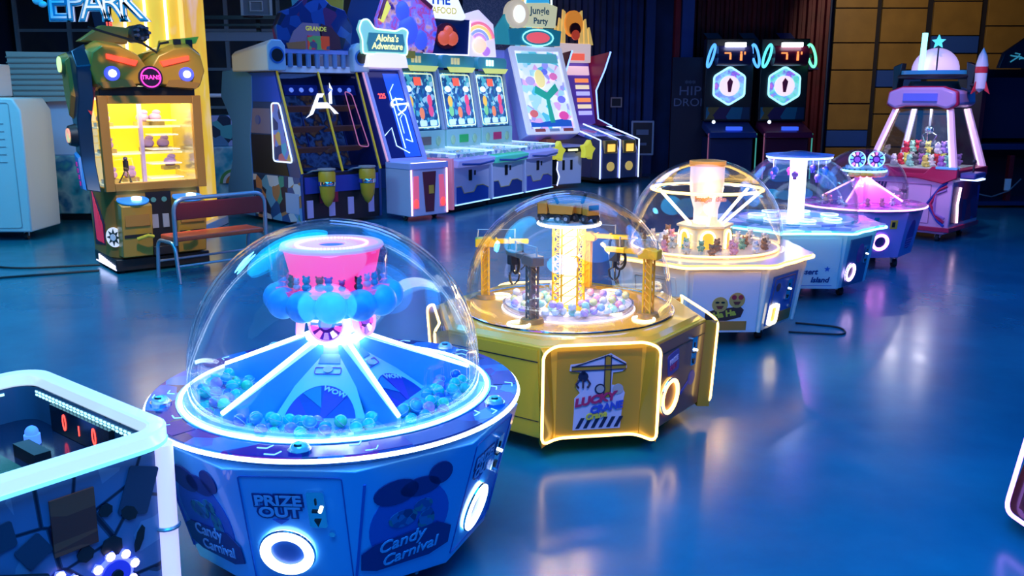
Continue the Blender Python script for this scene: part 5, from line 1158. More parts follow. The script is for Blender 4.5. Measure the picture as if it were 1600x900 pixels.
# ============================================================ row of three ticket pushers
ROWX, ROWY, RT = -.95, 14.75, 60
def rowpos(s, d): a = R(RT); return (ROWX + s * math.cos(a) - d * math.sin(a), ROWY + s * math.sin(a) + d * math.cos(a))
LILW = mat('row_white', (.68, .68, .9), .3, coat=.4)
TEALB = mat('row_teal_board', (.02, .16, .3), .3)
def pusher(s, lab, tint, ledcol, nm, bagcol):
    x, y = rowpos(s, 0)
    t = thing('ticket_pusher_machine', lab, 'arcade machine', (x, y, 0), RT)
    W = 1.18
    MB().prism([(.04, .02), (W - .04, .02), (W - .02, .9), (.02, .9)], .10, .84).build('cabinet', LILW, t, .015)
    MB().box(.03, .1, .02, W - .03, .85, .10).build('plinth', BLACK, t)
    M = face((W / 2, .018, 0), -90)
    pn = MB().prism([(-.5, .14), (.5, .14), (.5, .34), (.32, .40), (.12, .40), (.02, .3), (-.28, .3), (-.36, .42), (-.5, .42)], 0, .008, M).build('cabinet_print', mat('print_' + nm, tint, .35), t)
    MB().tube([(-.5, .42, .01), (-.36, .42, .01), (-.28, .30, .01), (.02, .30, .01), (.12, .40, .01), (.32, .40, .01), (.5, .34, .01)], .008, 5, M=M).build('gold_line', mat('line_gold', (.6, .45, .15), .35), pn)
    MB().box(-.12, .5, 0, -.03, .68, .012, M).build('coin_door', BLACK, t)
    MB().box(.05, .58, 0, .09, .66, .012, M).build('lock_plate', DARK, t)
    MB().tube([(-.55, .12, .01), (.55, .12, .01)], .008, 6, M=M).build('base_light', glow('row_base_ice', (.4, .8, 1), 1.5), t)
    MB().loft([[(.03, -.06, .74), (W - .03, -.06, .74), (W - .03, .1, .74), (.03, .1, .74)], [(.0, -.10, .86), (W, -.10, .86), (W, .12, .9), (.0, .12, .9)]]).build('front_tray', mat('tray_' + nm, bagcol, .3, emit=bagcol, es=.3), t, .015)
    MB().tube([(.1, -.11, .80), (W / 2, -.13, .77), (W - .1, -.11, .80)], .02, 8).build('tray_handle', mat('handle_blue', (.03, .1, .4), .3), t)
    MB().prism([(0.01, -.02), (W - .01, -.02), (W - .01, 1.25), (.01, 1.25)], .90, .96).build('deck', pattern('deck_sparkle', [(.25, .45, .65), (.6, .8, .9), (.15, .3, .6), (.8, .85, .95), (.3, .6, .6)], 13, .15, es=.15), t, .005)
    pt_ = MB().box(.1, .35, .96, W - .1, 1.0, .985).build('playfield', pattern('playfield_coins', [(.5, .75, .85), (.8, .9, 1), (.2, .5, .6), (.6, .6, .3)], 22, .2, es=.28), t)
    MB().tube([(.03, -.02, .97), (.03, 1.0, 1.0)], .012, 6).tube([(W - .03, -.02, .97), (W - .03, 1.0, 1.0)], .012, 6).build('deck_rail', glow('rail_ice', (.5, .75, 1), 1.0), t)
    MB().box(.02, .95, .96, W - .02, 1.4, 1.30).build('lower_back', mat('back_mint', (.35, .6, .6), .35, emit=(.2, .6, .55), es=.15), t, .01)
    MB().box(.42, .93, 1.06, .70, .95, 1.2).build('ticket_window', mat('ticket_win_' + nm, ledcol, .3, emit=ledcol, es=.35), t)
    for q in (.2, .93): MB().ball((q, .94, 1.12), .07, (1, .35, 1.2)).build('side_button', mat('button_mint', (.5, .75, .4), .3), t)
    Mb = QF((.04, 1.0, 1.30), (W - .04, 1.0, 1.30), (.04, 1.18, 2.36)); BH = 1.07
    MB().box(-W / 2 + .04, 0, -.12, W / 2 - .04, BH, 0, Mb).build('screen_case', TEALB, t, .01)
    b = MB().prism(rrect(.98, .98, .06), .0, .012, Mb @ T(0, .52)).build('screen', pattern('slot_screen', [(.01, .08, .22), (.03, .2, .4), (.02, .12, .3), (.08, .45, .55), (.02, .1, .35), (.4, .7, .8)], 14, .2, es=.6), t)
    MB().tube(rounded([(-.47, .06, .014), (.47, .06, .014), (.47, .98, .014), (-.47, .98, .014)], .07), .012, 6, True, Mb).build('screen_outline', glow('outline_lemon', (.75, .85, .5), .9), b)
    MB().box(-.10, .78, .012, .10, .92, .02, Mb).build('red_window', glow('win_red', (1, .12, .08), .9), b)
    for (cx, cy, c_) in ((-.28, .50, (1, .55, .1)), (.28, .52, (.9, .08, .2)), (-.28, .33, (.2, .6, .25)), (.28, .34, (.8, .1, .25)), (0, .30, (.9, .25, .12))):
        MB().prism(circ(.085, 12, cx, cy, .8, 1.2), .012, .02, Mb).build('reel_figure', glow('fig_%d%d' % (c_[0] * 10, c_[1] * 10), c_, .8), b)
    for q in (-.3, .3): MB().prism(circ(.08, 14, q, .72, 1.2, .7), .012, .02, Mb).build('lit_cloud', glow('cloud_ice', (.75, .95, 1), 1.1), b)
    for q in (-.3, 0, .3): MB().prism(rrect(.2, .1, .03), .012, .02, Mb @ T(q, .13)).build('score_box', glow('score_ice', (.6, .85, 1), .8), b)
    for q in (-.56, .56): MB().box(q - .025, 0, .0, q + .025, BH, .04, Mb).build('side_post', mat('post_silver', (.55, .6, .7), .3), t)
    h = MB().prism(rrect(1.08, .22, .09), -.1, .06, face((W / 2, 1.12, 2.50), -90)).build('header', mat('header_teal', (.05, .3, .4), .3, emit=(.05, .4, .5), es=.2), t, .01)
    for i, q in enumerate((-.22, -.12, -.02)): MB().box(q - .03, -.05, .06, q + .03, .06, .075, face((W / 2, 1.12, 2.50), -90)).build('header_digit', glow('digit_amber' if nm != 'c' else 'digit_mint', (1, .8, .35) if nm != 'c' else (.6, 1, .9), 1.5 if nm != 'a' else .35), h)
    MB().prism([(-.4, .0), (.4, .0), (.3, -.09), (-.3, -.09)], .0, .1, face((W / 2, 1.05, 2.40), -90)).build('lemon_plate', glow('plate_lemon', (.75, .8, .2), .6), t)
    return t
pusher(0, 'ticket pusher machine of the row nearest the leaning screen game, salmon side wall', (.02, .1, .5), (.1, .1, .12), 'a', (.35, .4, .9))
pusher(1.2, 'middle ticket pusher machine of the row, green tray and green ticket window', (.03, .06, .3), (.02, .35, .1), 'b', (.08, .65, .5))
pusher(2.4, 'farthest ticket pusher machine of the row of three, beside the big leaning pinball screen', (.1, .12, .6), (.35, .02, .12), 'c', (.35, .4, .95))
t = thing('side_partition', 'salmon pink lit side partition at the end of the ticket pusher row', 'partition', (*rowpos(-.06, 0), 0), RT)
MB().box(-.03, -.02, .06, .03, .9, .9).build('panel', mat('salmon_lit', (.75, .3, .4), .4, emit=(.9, .25, .35), es=.25), t, .01)
MB().prism([(.3, .08), (.05, .08), (.02, .35), (.12, .5), (.2, .3)], 0, .004, face((-.032, .3, 0), 180) @ T(-.1, 0)).build('flame_print', mat('flame_orange', (.9, .25, .03), .4), t)
# row toppers
def topper(s, d, z, lab, build):
    x, y = rowpos(s, d); t = thing('marquee_topper', lab, 'marquee', (x, y, z), 40); build(t, face((0, 0, 0), -90)); return t
def tp1(t, M):
    MB().prism([(-.55, 0), (-.6, .5), (-.45, .85), (-.15, 1.0), (.2, .95), (.5, .75), (.6, .4), (.5, 0)], 0, .1, M).build('board', pattern('topper_flame', [(.02, .06, .6), (.15, .2, .9), (.6, .08, .25), (.25, .25, .95), (.85, .4, .35), (.05, .02, .2)], 4.5, es=.45, kind='soft'), t, .01)
    MB().tube([(-.58 + .02, .5, .11), (-.43, .82, .11), (-.15, .98, .11), (.2, .92, .11), (.48, .74, .11)], .035, 8, M=M).build('red_arc', mat('arc_maroon', (.35, .03, .06), .4), t)
    MB().prism([(-.58, .5), (-.42, .8), (-.35, .7), (-.5, .45)], .1, .14, M).build('yellow_wedge', glow('wedge_yellow', (.9, .75, .1), .7), t)
    for (cx, cy, r_) in ((.0, .35, .2), (.25, .2, .14), (-.1, .65, .14)): MB().ball((cx, cy, .1), r_, (1, 1.2, .35), 12, 8, M).build('blue_figure', mat('figure_royal', (.08, .12, .8), .3, emit=(.08, .15, 1), es=.5), t)
    MB().box(-.1, -.1, 0, .12, .02, .12, M).build('gold_tag', mat('tag_gold', (.7, .4, .05), .4), t)
topper(.3, 1.15, 2.615, 'round topped red and blue flaming marquee over the first ticket pusher', tp1)
def tp2(t, M):
    MB().prism([(-.5, 0), (-.6, .62), (.55, .62), (.5, .0)], -.02, .06, M).build('cabin_front', NAVY, t, .01)
    MB().tube([(-.55, .6, .07), (-.48, .0, .07), (.5, .0, .07), (.55, .6, .07)], .015, 6, M=M).build('cabin_light', glow('cabin_lilac', (.7, .7, 1), 1.5), t)
    MB().prism([(-.72, .62), (-.62, .66), (-.5, .95), (-.42, 1.2), (.1, 1.22), (.22, .98), (.4, .66), (.35, .6)], -.05, .14, M).build('roof_sign', glow('roof_white', (.85, .92, 1), .95), t, .01)
    MB().prism([(-.4, 1.05), (.05, 1.07), (.08, 1.15), (-.4, 1.15)], .14, .16, M).build('roof_band', glow('band_sky', (.2, .55, .85), .8), t)
    text('THE', .24, M @ T(-.17, .92, .15), mat('letters_blue', (.03, .15, .5), .4), t, off=.006)
    text('SEAFOOD', .15, M @ T(-.15, .74, .15), mat('letters_lemon', (.8, .65, .1), .4, emit=(.8, .6, .1), es=.5), t, off=.004)
    MB().ball((.16, 1.18, .08), .14, (1, 1, .5), 12, 8, M).build('pink_bow', glow('bow_pink', (.95, .45, .65), .9), t)
    MB().prism(circ(.25, 16, .0, .32, 1, .9), .06, .1, M).build('dark_arch', mat('arch_dark_red', (.12, .02, .04), .4), t)
    for (cx, cy, r_) in ((-.08, .28, .13), (.1, .28, .13), (.02, .4, .1)): MB().ball((cx, cy, .12), r_, (1, 1, .5), 12, 8, M).build('red_figure', mat('figure_red', (.8, .12, .06), .3, emit=(1, .15, .05), es=.5), t)
topper(1.45, 1.15, 2.615, 'white roofed house shaped marquee with red figures over the middle ticket pusher', tp2)
def tp3(t, M):
    MB().prism([(-.35, 0), (-.5, .35), (-.35, .75), (.0, .85), (.35, .6), (.42, 0)], 0, .08, M).build('board', glow('board_rose_white', (.85, .75, .95), .7), t, .01)
    for i, c_ in enumerate(((.9, .2, .3), (1, .7, .2), (.3, .4, .95), (.6, .3, .9))):
        MB().ring(.36 - .07 * i, .03, .1, 20, 6, M @ T(-.02, .25), 15, 140).build('rainbow_band', glow('rainbow_%d' % i, c_, .8), t)
    MB().ball((.0, .2, .1), .16, (1, .9, .4), 12, 8, M).build('peach_figure', glow('figure_peach', (1, .7, .45), .9), t)
    MB().ball((.15, .1, .1), .1, (1, .9, .4), 12, 8, M).build('violet_figure', glow('figure_violet', (.5, .2, .9), .8), t)
topper(2.55, 1.15, 2.615, 'white marquee with rainbow bands over the farthest ticket pusher', tp3)
# ============================================================ big leaning pinball-like screen
D = thing('leaning_pinball_game', 'tall white game with bright leaning playfield screen and yellow star handles', 'arcade machine', (.40, 18.05, 0), 33)
MB().prism([(.0, .0), (1.25, .0), (1.25, 1.5), (.0, 1.5)], .10, .80).build('base', LILW, D, .02)
MB().box(.25, -.02, .12, .62, .02, .72).build('dark_opening', BLACK, D)
MB().box(-.02, -.05, .80, 1.27, 1.4, .90).build('console_top', mat('console_violet_white', (.5, .48, .8), .3), D, .02)
for q in (.75, .95): MB().box(q, -.02, .40, q + .05, .0, .60).build('coin_slot', BLACK, D)
MB().annulus(.2, .24, .9, .915, 24, T(.62, .3)).build('ring_print', mat('ring_crimson', (.6, .05, .2), .4, emit=(1, .1, .2), es=.4), D)
MB().box(.5, .2, .90, .7, .5, 1.02).build('joystick_box', mat('stick_brown', (.5, .15, .06), .4), D, .01)
Md = QF((-.02, .15, 1.16), (1.27, .15, 1.16), (-.02, .85, 2.86)); DH = 1.84
MB().box(-.64, -.05, -.35, .64, DH, -.02, Md).build('case', mat('case_lilac', (.5, .5, .9), .35), D, .02)
MB().loft([[(x, .9, .9), (x, 1.5, .9), (x, 1.6, 2.8), (x, 1.0, 2.8)] for x in (-.3, 1.2)]).build('rear_wing', mat('wing_lavender', (.45, .45, .9), .35, emit=(.3, .3, 1), es=.12), D, .02)
sf = MB(); frame_ring(1.3, DH + .04, .05, .10, -.02, .05, sf, Md @ T(0, DH / 2 - .02)); sf.build('frame', mat('frame_bright', (.75, .75, .85), .3, emit=(.75, .78, 1), es=.45), D, .006)
b = MB().box(-.54, .08, -.02, .54, DH - .1, .0, Md).build('playfield', pattern('pinball_print', [(.7, .8, .95), (.4, .7, .85), (.75, .4, .7), (.85, .88, 1), (.35, .35, .9), (.8, .82, .95), (.1, .5, .6), (.9, .9, 1)], 7, es=.75), D)
MB().box(-.5, DH - .35, .0, .5, DH - .15, .02, Md).build('top_band', glow('band_teal', (.1, .45, .5), .6), b)
MB().prism([(-.5, .12), (.5, .12), (.5, .24), (.3, .28), (-.3, .2), (-.5, .22)], 0, .02, Md).build('base_band', glow('band_navy', (.02, .12, .5), .5), b)
MB().prism([(-.02, .2), (.1, .2), (.08, .7), (.35, .9), (.3, 1.05), (.05, .85), (-.2, 1.0), (-.25, .85), (.0, .7)], 0.002, .02, Md).build('green_tree', glow('tree_green', (.03, .45, .3), .5), b)
MB().prism(circ(.15, 16, -.05, 1.15, .8, 1.3), .004, .025, Md).build('yellow_figure', glow('fig_yellow', (.9, .75, .3), .8), b)
for (cx, cy, r_, c_) in ((.35, .35, .12, (.8, .08, .35)), (-.38, .4, .1, (.7, .15, .15)), (.3, 1.2, .1, (.85, .2, .5)), (-.3, 1.1, .12, (.5, .4, .9)), (.38, .7, .1, (.2, .2, .85)), (.1, 1.3, .08, (.15, .2, .8))):
    MB().prism(circ(r_, 10, cx, cy, 1, .8), .004, .022, Md).build('bumper', glow('bump_%d%d%d' % tuple(int(v * 10) for v in c_), c_, .7), b)
for q in (-.35, 0, .35): MB().box(q - .12, -.0, .05, q + .12, .06, .07, Md).build('lower_plate', mat('plate_red_%d' % (q == 0), (.8, .15, .12) if q else (.6, .6, .7), .4), D)
for (x, y) in ((.42, -.28), (1.22, -.22)):
    sM = face((x, y, .80), -75)
    st = MB().prism(star(.22, .14, 5, 80), -.06, .06, sM).build('star_handle', mat('star_yellow', (.9, .85, .05), .35, emit=(1, .95, .1), es=.35), D, .02)
MB().cyl((.5, -.2, .82), (1.15, -.16, .82), .05).build('handle_bar', BLACK, D)
MB().box(.72, -.26, .80, .95, -.22, .84).build('bar_light', glow('bar_lemon', (.9, .9, .4), 1.2), D)
for x in (.5, 1.1): MB().cyl((x, -.18, .82), (x, .02, .76), .03).build('bar_bracket', BLACK, D)
MB().tube([(.43, -.28, .60), (.40, -.30, .45), (.46, -.30, .3), (.42, -.28, .12)], .015, 6).build('light_cord', glow('cord_ice', (.5, .55, 1), 2), D)
Mu = face((.62, .9, 2.90), -90)
MB().prism([(-.62, 0), (.62, 0), (.66, .3), (.4, .34), (-.4, .34), (-.66, .3)], -.1, .1, Mu).build('marquee_base', mat('mb_teal', (.03, .25, .35), .4, emit=(.02, .3, .4), es=.3), D, .01)
MB().prism(circ(.2, 18, .05, .15, 1.4, .55), .1, .14, Mu).build('red_badge', glow('badge_red', (.9, .12, .15), .8), D)
MB().tube([(x, y, .12) for x, y in circ(.2, 20, .05, .15, 1.9, .8)], .015, 6, True, Mu).build('badge_outline', glow('outline_aqua', (.3, .9, .9), 1.3), D)
MB().prism([(-.3, .36), (.5, .36), (.55, .78), (.3, .85), (-.25, .82)], 0, .1, Mu).build('name_board', mat('nb_cream', (.75, .75, .5), .4, emit=(.8, .8, .45), es=.55), D, .01)
text('Jungle', .2, Mu @ T(.1, .68, .105), mat('nb_text', (.1, .35, .35), .4), D, off=.004); text('Party', .17, Mu @ T(.12, .48, .105), MC['nb_text'], D, off=.004)
MB().prism(circ(.28, 20, -.45, .6), 0, .12, Mu).build('cream_disc', mat('disc_cream', (.8, .7, .5), .4, emit=(.9, .75, .5), es=.45), D)
MB().prism(circ(.17, 20, -.42, .6, .8, 1), .12, .15, Mu).build('white_face', glow('face_white', (.9, .95, 1), 1), D)
MB().prism([(-.22, .8), (.36, .8), (.34, 1.1), (.2, 1.3), (-.02, 1.32), (-.2, 1.1)], 0, .08, Mu).build('blue_crest', mat('crest_blue', (.05, .45, .75), .4, emit=(.05, .5, .9), es=.6), D, .01)
MB().tube([(-.26, .8, .09), (-.22, 1.12, .09), (-.02, 1.36, .09), (.22, 1.33, .09), (.38, 1.1, .09), (.4, .82, .09)], .02, 6, M=Mu).build('crest_light', glow('crest_ice', (.6, .95, 1), 1.8), D)
MB().prism([(-.95, .0), (-.62, .0), (-.62, .6), (-.72, .6), (-.95, .3)], 0, .08, Mu).build('teal_side', mat('side_teal', (.05, .4, .45), .4, emit=(.05, .5, .5), es=.3), D, .01)
# ============================================================ red alley game at the end of the row
E_ = thing('alley_roller_game', 'two lane alley game with crimson side wings and orange marquee at row end', 'arcade machine', (1.92, 19.45, 0), 33)
for i in range(2):
    x = .02 + i * .52
    cb = MB().prism([(0, .12), (0, .72), (.08, .95), (.35, 1.02), (.4, .12)], x, x + .48, Matrix(((0, 0, 1, 0), (1, 0, 0, 0), (0, 1, 0, 0), (0, 0, 0, 1)))).build('console', mat('console_chrome_blue', (.3, .3, .5), .2, .6), E_, .015)
    MB().disc(.10, 0, .02, 20, face((x + .24, -.0, .38), -90)).build('yellow_disc', mat('disc_yellow', (.85, .65, .15), .3, emit=(1, .7, .2), es=.4), cb)
    MB().box(x + .06, -.02, .66, x + .42, .12, .94).build('gold_mask', mat('mask_gold', (.75, .45, .12), .3, .3), cb, .02)
    MB().box(x + .14, -.03, .7, x + .34, -.015, .86).build('amber_light', glow('amber_core', (1, .6, .1), 1.2), cb)
    MB().loft([[(x, .38, .95), (x + .48, .38, .95), (x + .48, .38, 1.0), (x, .38, 1.0)], [(x, 1.9, 1.22), (x + .48, 1.9, 1.22), (x + .48, 1.9, 1.27), (x, 1.9, 1.27)]]).build('lane', pattern('lane_blue', [(.05, .15, .6), (.3, .3, .9), (.6, .2, .5), (.1, .3, .8)], 4, .2, es=.2), E_)
    MB().box(x + .02, .4, .12, x + .46, 1.9, .95).build('lane_base', mat('lane_base', (.08, .1, .3), .4), E_)
MB().box(0.0, .05, .06, 1.06, 1.9, .12).build('plinth', BLACK, E_)
for x in (-.04, .50, 1.04):
    MB().tube([(x, -.02, .12), (x, -.02, .95), (x, .4, 1.05), (x, 1.3, 1.25)], .018, 6).build('lane_light', glow('lane_ice', (.45, .55, 1), 2), E_)
wing = [(1.25, 1.15), (1.5, 1.6), (1.25, 2.0), (1.45, 2.35), (1.28, 2.75), (1.85, 2.75), (1.85, 1.15)]
wing = [(.95, 1.2), (1.45, 1.35), (1.55, 2.0), (1.25, 2.45), (1.05, 2.85), (1.9, 2.75), (1.95, 1.2)]
for x in (-.06, 1.02):
    MB().loft([[(x, y, z) for y, z in wing], [(x + .05, y, z) for y, z in wing]]).build('side_wing', mat('wing_crimson', (.35, .02, .08), .3), E_, .005)
    MB().tube([(x + .025, y, z) for y, z in wing[:5]], .022, 6).build('wing_light', glow('wing_blue', (.2, .35, 1), 2.5), E_)
Me = QF((0, 1.5, 1.25), (1.02, 1.5, 1.25), (0, 1.8, 2.6)); 
MB().box(-.5, 0, -.1, .5, 1.4, 0, Me).build('back_board', mat('board_indigo', (.12, .08, .45), .3, emit=(.2, .1, .8), es=.25), E_)
for i in range(2):
    for j in range(6): MB().box(-.02 + i * .0 + (.06 if i else -.44), .2 + .15 * j, .0, (.42 if i else -.30) + i * .0, .29 + .15 * j, .02, Me).build('score_bar', glow('bar_%d' % ((i + j) % 3), [(1, .3, .1), (.5, .5, 1), (.9, .75, .5)][(i * 2 + j) % 3] if not i else (.35, .4, 1), .9), E_)
MB().prism(circ(.1, 12, -.24, .7, 1, 2), .0, .03, Me).build('gold_figure', glow('gold_fig', (1, .55, .15), .8), E_)
MB().box(-.45, 1.12, .0, .45, 1.32, .04, Me).build('head_band', glow('band_white_red', (.9, .6, .7), .8), E_)
Mv = face((.42, 1.7, 2.62), -90)
MB().box(-.45, 0, -.05, .5, .42, .1, Mv).build('marquee_box', mat('box_white', (.8, .75, .8), .4, emit=(1, .8, .8), es=.5), E_, .02)
MB().box(-.2, .05, .1, .3, .2, .12, Mv).build('red_stripe', glow('stripe_hot', (1, .15, .1), .8), E_)
for s in (-1, 1):
    for i in range(3): MB().prism([(s * (.2 + .13 * i), .4), (s * (.32 + .13 * i), .4), (s * (.27 + .10 * i), 1.15 - .18 * i), (s * (.2 + .12 * i), 1.1 - .18 * i)], 0, .05 + .01 * i, Mv).build('gold_feather', mat('feather_gold', (.85, .6, .2), .4, emit=(1, .7, .2), es=.45), E_)
MB().prism(circ(.24, 20, 0, .85, 1, 1.2), 0, .12, Mv).build('orange_hood', mat('hood_orange', (.85, .3, .05), .4, emit=(1, .35, .05), es=.5), E_, .01)
MB().prism(circ(.15, 16, 0, .72, 1, 1), .12, .16, Mv).build('dark_face', mat('face_dark_red', (.12, .02, .03), .4), E_)
MB().prism(circ(.11, 16, 0, .60, 1, 1), .14, .18, Mv).build('red_face', mat('face_red', (.7, .1, .06), .4, emit=(1, .1, .05), es=.3), E_)
# framed standing board, wall plate
t = thing('standing_board', 'small dark framed notice board standing right of the alley game', 'notice board', (3.0, 20.9, 0), 0)
fr = MB(); frame_ring(.52, .78, .02, .04, 0, .03, fr, face((0, 0, .93), -90)); fr.build('frame', mat('frame_grey', (.4, .42, .5), .4), t)
MB().box(-.24, .0, .56, .24, .02, 1.3).build('panel', BLACK, t)
MB().box(-.14, -.015, 1.0, .14, 0, 1.12).box(-.1, -.015, .76, .1, 0, .82).build('panel_print', mat('print_grey', (.2, .22, .3), .5), t)
MB().box(-.2, -.1, 0, .2, .15, .03).box(-.02, .0, .03, .02, .03, .56).build('stand', DARK, t)
t = thing('wall_plate', 'little framed plate on the navy wall above the notice board', 'wall plate', (2.55, 22.38, 1.72), 0)
fr = MB(); frame_ring(.28, .24, .01, .03, 0, .03, fr, face((0, 0, 0), -90)); fr.build('frame', MC['frame_grey'], t)
MB().box(-.12, .0, -.1, .12, .03, .1).build('plate', BLACK, t)
# ============================================================ twin drum games before red wall
def drum_game(x, lab, cA, cB, tone):
    t = thing('drum_game', lab, 'arcade machine', (x, 20.6, 0), 0)
    MB().box(-.5, .0, .1, .5, .8, .95).build('console', mat('drum_console_' + tone, (.12, .01, .05) if tone == 'red' else (.02, .03, .12), .35), t, .03)
    MB().loft([[(-.55, -.2, .95), (.55, -.2, .95), (.55, .7, 1.15), (-.55, .7, 1.15)], [(-.52, -.15, 1.08), (.52, -.15, 1.08), (.52, .7, 1.32), (-.52, .7, 1.32)]]).build('deck', mat('drum_deck_' + tone, (.2, .02, .08) if tone == 'red' else (.03, .06, .25), .3), t, .02)
    MB().box(-.5, .0, .02, .5, .75, .1).build('plinth', BLACK, t)
    MB().box(-.14, -.16, 1.12, .2, .0, 1.2).build('blue_button_bank', glow('bank_blue', (.04, .12, .9), 1), t)
    MB().ball((-.42, .0, 1.3), .04).build('side_lamp', glow('side_lamp_ice', (.6, .75, 1), 2.5), t)
    MB().box(-.55, .5, 1.3, .55, .8, 3.15).build('back_column', BLACK, t, .02)
    MB().prism([(-.5, 1.35), (.5, 1.35), (.5, 1.62), (-.5, 1.62)], -.5, -.47, face((0, 0, 0), -90)).build('art_strip', pattern('drum_art', [(.01, .05, .12), (.02, .2, .3), (.25, .15, .03), (.05, .02, .1)], 2.4), t)
    M = face((0, .5, 2.1), -90)
    MB().prism([(.40 * math.cos(R(60 * i + 30)), .42 * math.sin(R(60 * i + 30))) for i in range(6)], 0, .05, M).build('hex_board', pattern('hex_led_' + tone, [cA, (.15, .35, 1), cB, (.3, .8, .9), (.2, .15, .8), (.7, .2, .7)], 4, es=.75, kind='soft'), t, .01)
    MB().tube(rounded([(.41 * math.cos(R(60 * i + 30)), .43 * math.sin(R(60 * i + 30)), .05) for i in range(6)], .06), .022, 6, True, M).build('hex_outline', glow('hex_line_' + tone, (.35, .8, 1) if tone != 'red' else (.3, .75, .95), 1.6), t)
    MB().prism(circ(.23, 28), .05, .08, M).build('dial', glow('dial_white', (.95, .8, .9), .95), t)
    MB().prism([(-.03, -.14), (.03, -.14), (.07, .1), (.0, .18), (-.06, .08)], .08, .1, M).build('dial_mark', mat('dial_red', (.8, .05, .15), .4), t)
    MB().cyl((-.38, .2, 2.76), (.38, .2, 2.76), .22, n=24).build('drum', mat('drum_dark_' + tone, (.03, .03, .12) if tone != 'red' else (.14, .01, .04), .3), t)
    for s in (-1, 1):
        MB().ring(.25, .03, 0, 32, 8, Matrix.Translation((s * .5, .2, 2.76)) @ Matrix.Rotation(R(90 + s * -14), 4, 'Y')).build('drum_ring', glow('ring_%s%d' % (tone, s), ((.08, .35, 1) if tone != 'red' else ((.1, .7, .8) if s < 0 else (.15, .9, .45))), 1.7), t)
        MB().cyl((s * .38, .2, 2.76), (s * .5, .2, 2.76), .05).build('axle', DARK, t)
    g_ = MB()
    for (a, b, w_, h_) in ((-.18, .05, .14, .03), (-.12, -.03, .04, .12), (.12, .06, .04, .05), (.12, -.04, .05, .14), (.2, .05, .03, .06)): g_.box(a - w_ / 2, -.035, 2.76 + b - h_ / 2, a + w_ / 2, -.02, 2.76 + b + h_ / 2)
    g_.build('drum_glyph', glow('glyph_orange', (1, .28, .08), 1.6), t)
    MB().box(-.22, -.05, 2.94, .22, .12, 3.04).build('top_lamp', glow('top_lamp', (.9, .92, 1), 4), t, .01)
    MB().cyl((0, .2, 2.9), (0, .55, 3.0), .05).build('bracket', DARK, t)
    for x_, m_ in ((-.54, 'pole_red'), (.54, 'pole_mint')): MB().cyl((x_, -.1, .02), (x_, -.1, 1.05), .015).build('front_pole', mat(m_, (.25, .3, .35), .3, emit=((.1, .8, .6) if m_ == 'pole_mint' else (.5, .1, .15)), es=.35), t)
    return t
drum_game(4.98, 'left drum game with blue rings and hexagonal led roundel before the red wall', (.6, .25, .9), (.3, .4, 1), 'blue')
drum_game(6.24, 'right drum game with red drum, green ring and hexagonal led roundel', (.9, .25, .5), (.15, .8, .6), 'red')
t = thing('wall_sign', 'dim wall sign with pale outlined letters left of the drum games', 'sign', (4.15, 21.4, 0), 0)
MB().box(-.42, 0, 0, .42, .1, 2.75).build('panel', mat('sign_panel_dark', (.02, .015, .04), .5), t)
text('HIP', .3, face((0, -.005, 1.98), -90), mat('letters_dim', (.2, .22, .35), .5), t, sx=1.2); text('DROP', .26, face((0, -.005, 1.72), -90), MC['letters_dim'], t, sx=1.1)
text('***', .2, face((0, -.005, 2.15), -90), MC['letters_dim'], t)
# ============================================================ pink claw machine
PK = mat('pink_cabinet', (.78, .50, .72), .35, coat=.3); PR = mat('crimson_trim', (.5, .02, .08), .3, coat=.3)
K = thing('claw_machine', 'pink and crimson claw machine with tapered glass tower and white dome on top', 'arcade machine', (5.74, 12.5, 0), -45)
MB().loft([[(-.50, -.50, .10), (.50, -.50, .10), (.50, .5, .10), (-.5, .5, .10)], [(-.56, -.54, .2), (.56, -.54, .2), (.56, .54, .2), (-.56, .54, .2)], [(-.56, -.54, .84), (.56, -.54, .84), (.56, .54, .84), (-.56, .54, .84)]]).build('body', PK, K, .015)
for x in (-.4, .4):
    for y in (-.4, .4): caster(x, y, K, .10)
MB().loft([[(-.58, -.56, .14), (.58, -.56, .14), (.58, .56, .14), (-.58, .56, .14)], [(-.58, -.56, .20), (.58, -.56, .20), (.58, .56, .20), (-.58, .56, .20)]]).build('base_trim', PR, K, .006)
MB().prism([(-.62, .84), (-.62, .98), (-.3, .98), (-.15, .90), (.2, .90), (.3, 1.0), (.62, 1.0), (.62, .86), (.45, .78), (.1, .84)], .53, .60, face((0, 0, 0), -90)).build('front_trim', PR, K, .01)
MB().box(-.62, -.58, .84, .62, .58, .96).build('control_ledge', mat('ledge_crimson', (.35, .015, .06), .3), K, .015)
M = face((0, -.545, 0), -90)
fr = MB(); frame_ring(.36, .52, .01, .006, 0, .006, fr, M @ T(-.25, .5)); frame_ring(.36, .52, .01, .006, 0, .006, fr, M @ T(.12, .5)); fr.build('door_seam', mat('seam_plum', (.3, .1, .25), .5), K)
for q, r_ in ((.0, .0), (.05, .03), (.10, .06)):
    MB().tube([(.50, .80 - q, .008), (.42 - q * .5, .74 - q, .008), (.26 + q, .5, .008), (.42 - q * .5, .28 + q, .008), (.50, .22 + q, .008)], .018, 6, M=M).build('chevron', [mat('chev_blue', (.03, .06, .4), .3), mat('chev_red', (.5, .02, .1), .3), mat('chev_mauve', (.4, .2, .5), .3)][int(q * 20 + .1)], K)
MB().box(-.12, .64, 0, -.02, .67, .012, M).build('slot', mat('slot_plum', (.25, .08, .2), .5), K)
for i in range(5): MB().prism([(-.52 + .045 * i, .66), (-.49 + .045 * i, .66), (-.47 + .045 * i, .76), (-.50 + .045 * i, .76)], 0, .006, M).build('splash_print', NAVY, K)
M = face((.562, 0, 0), 0)
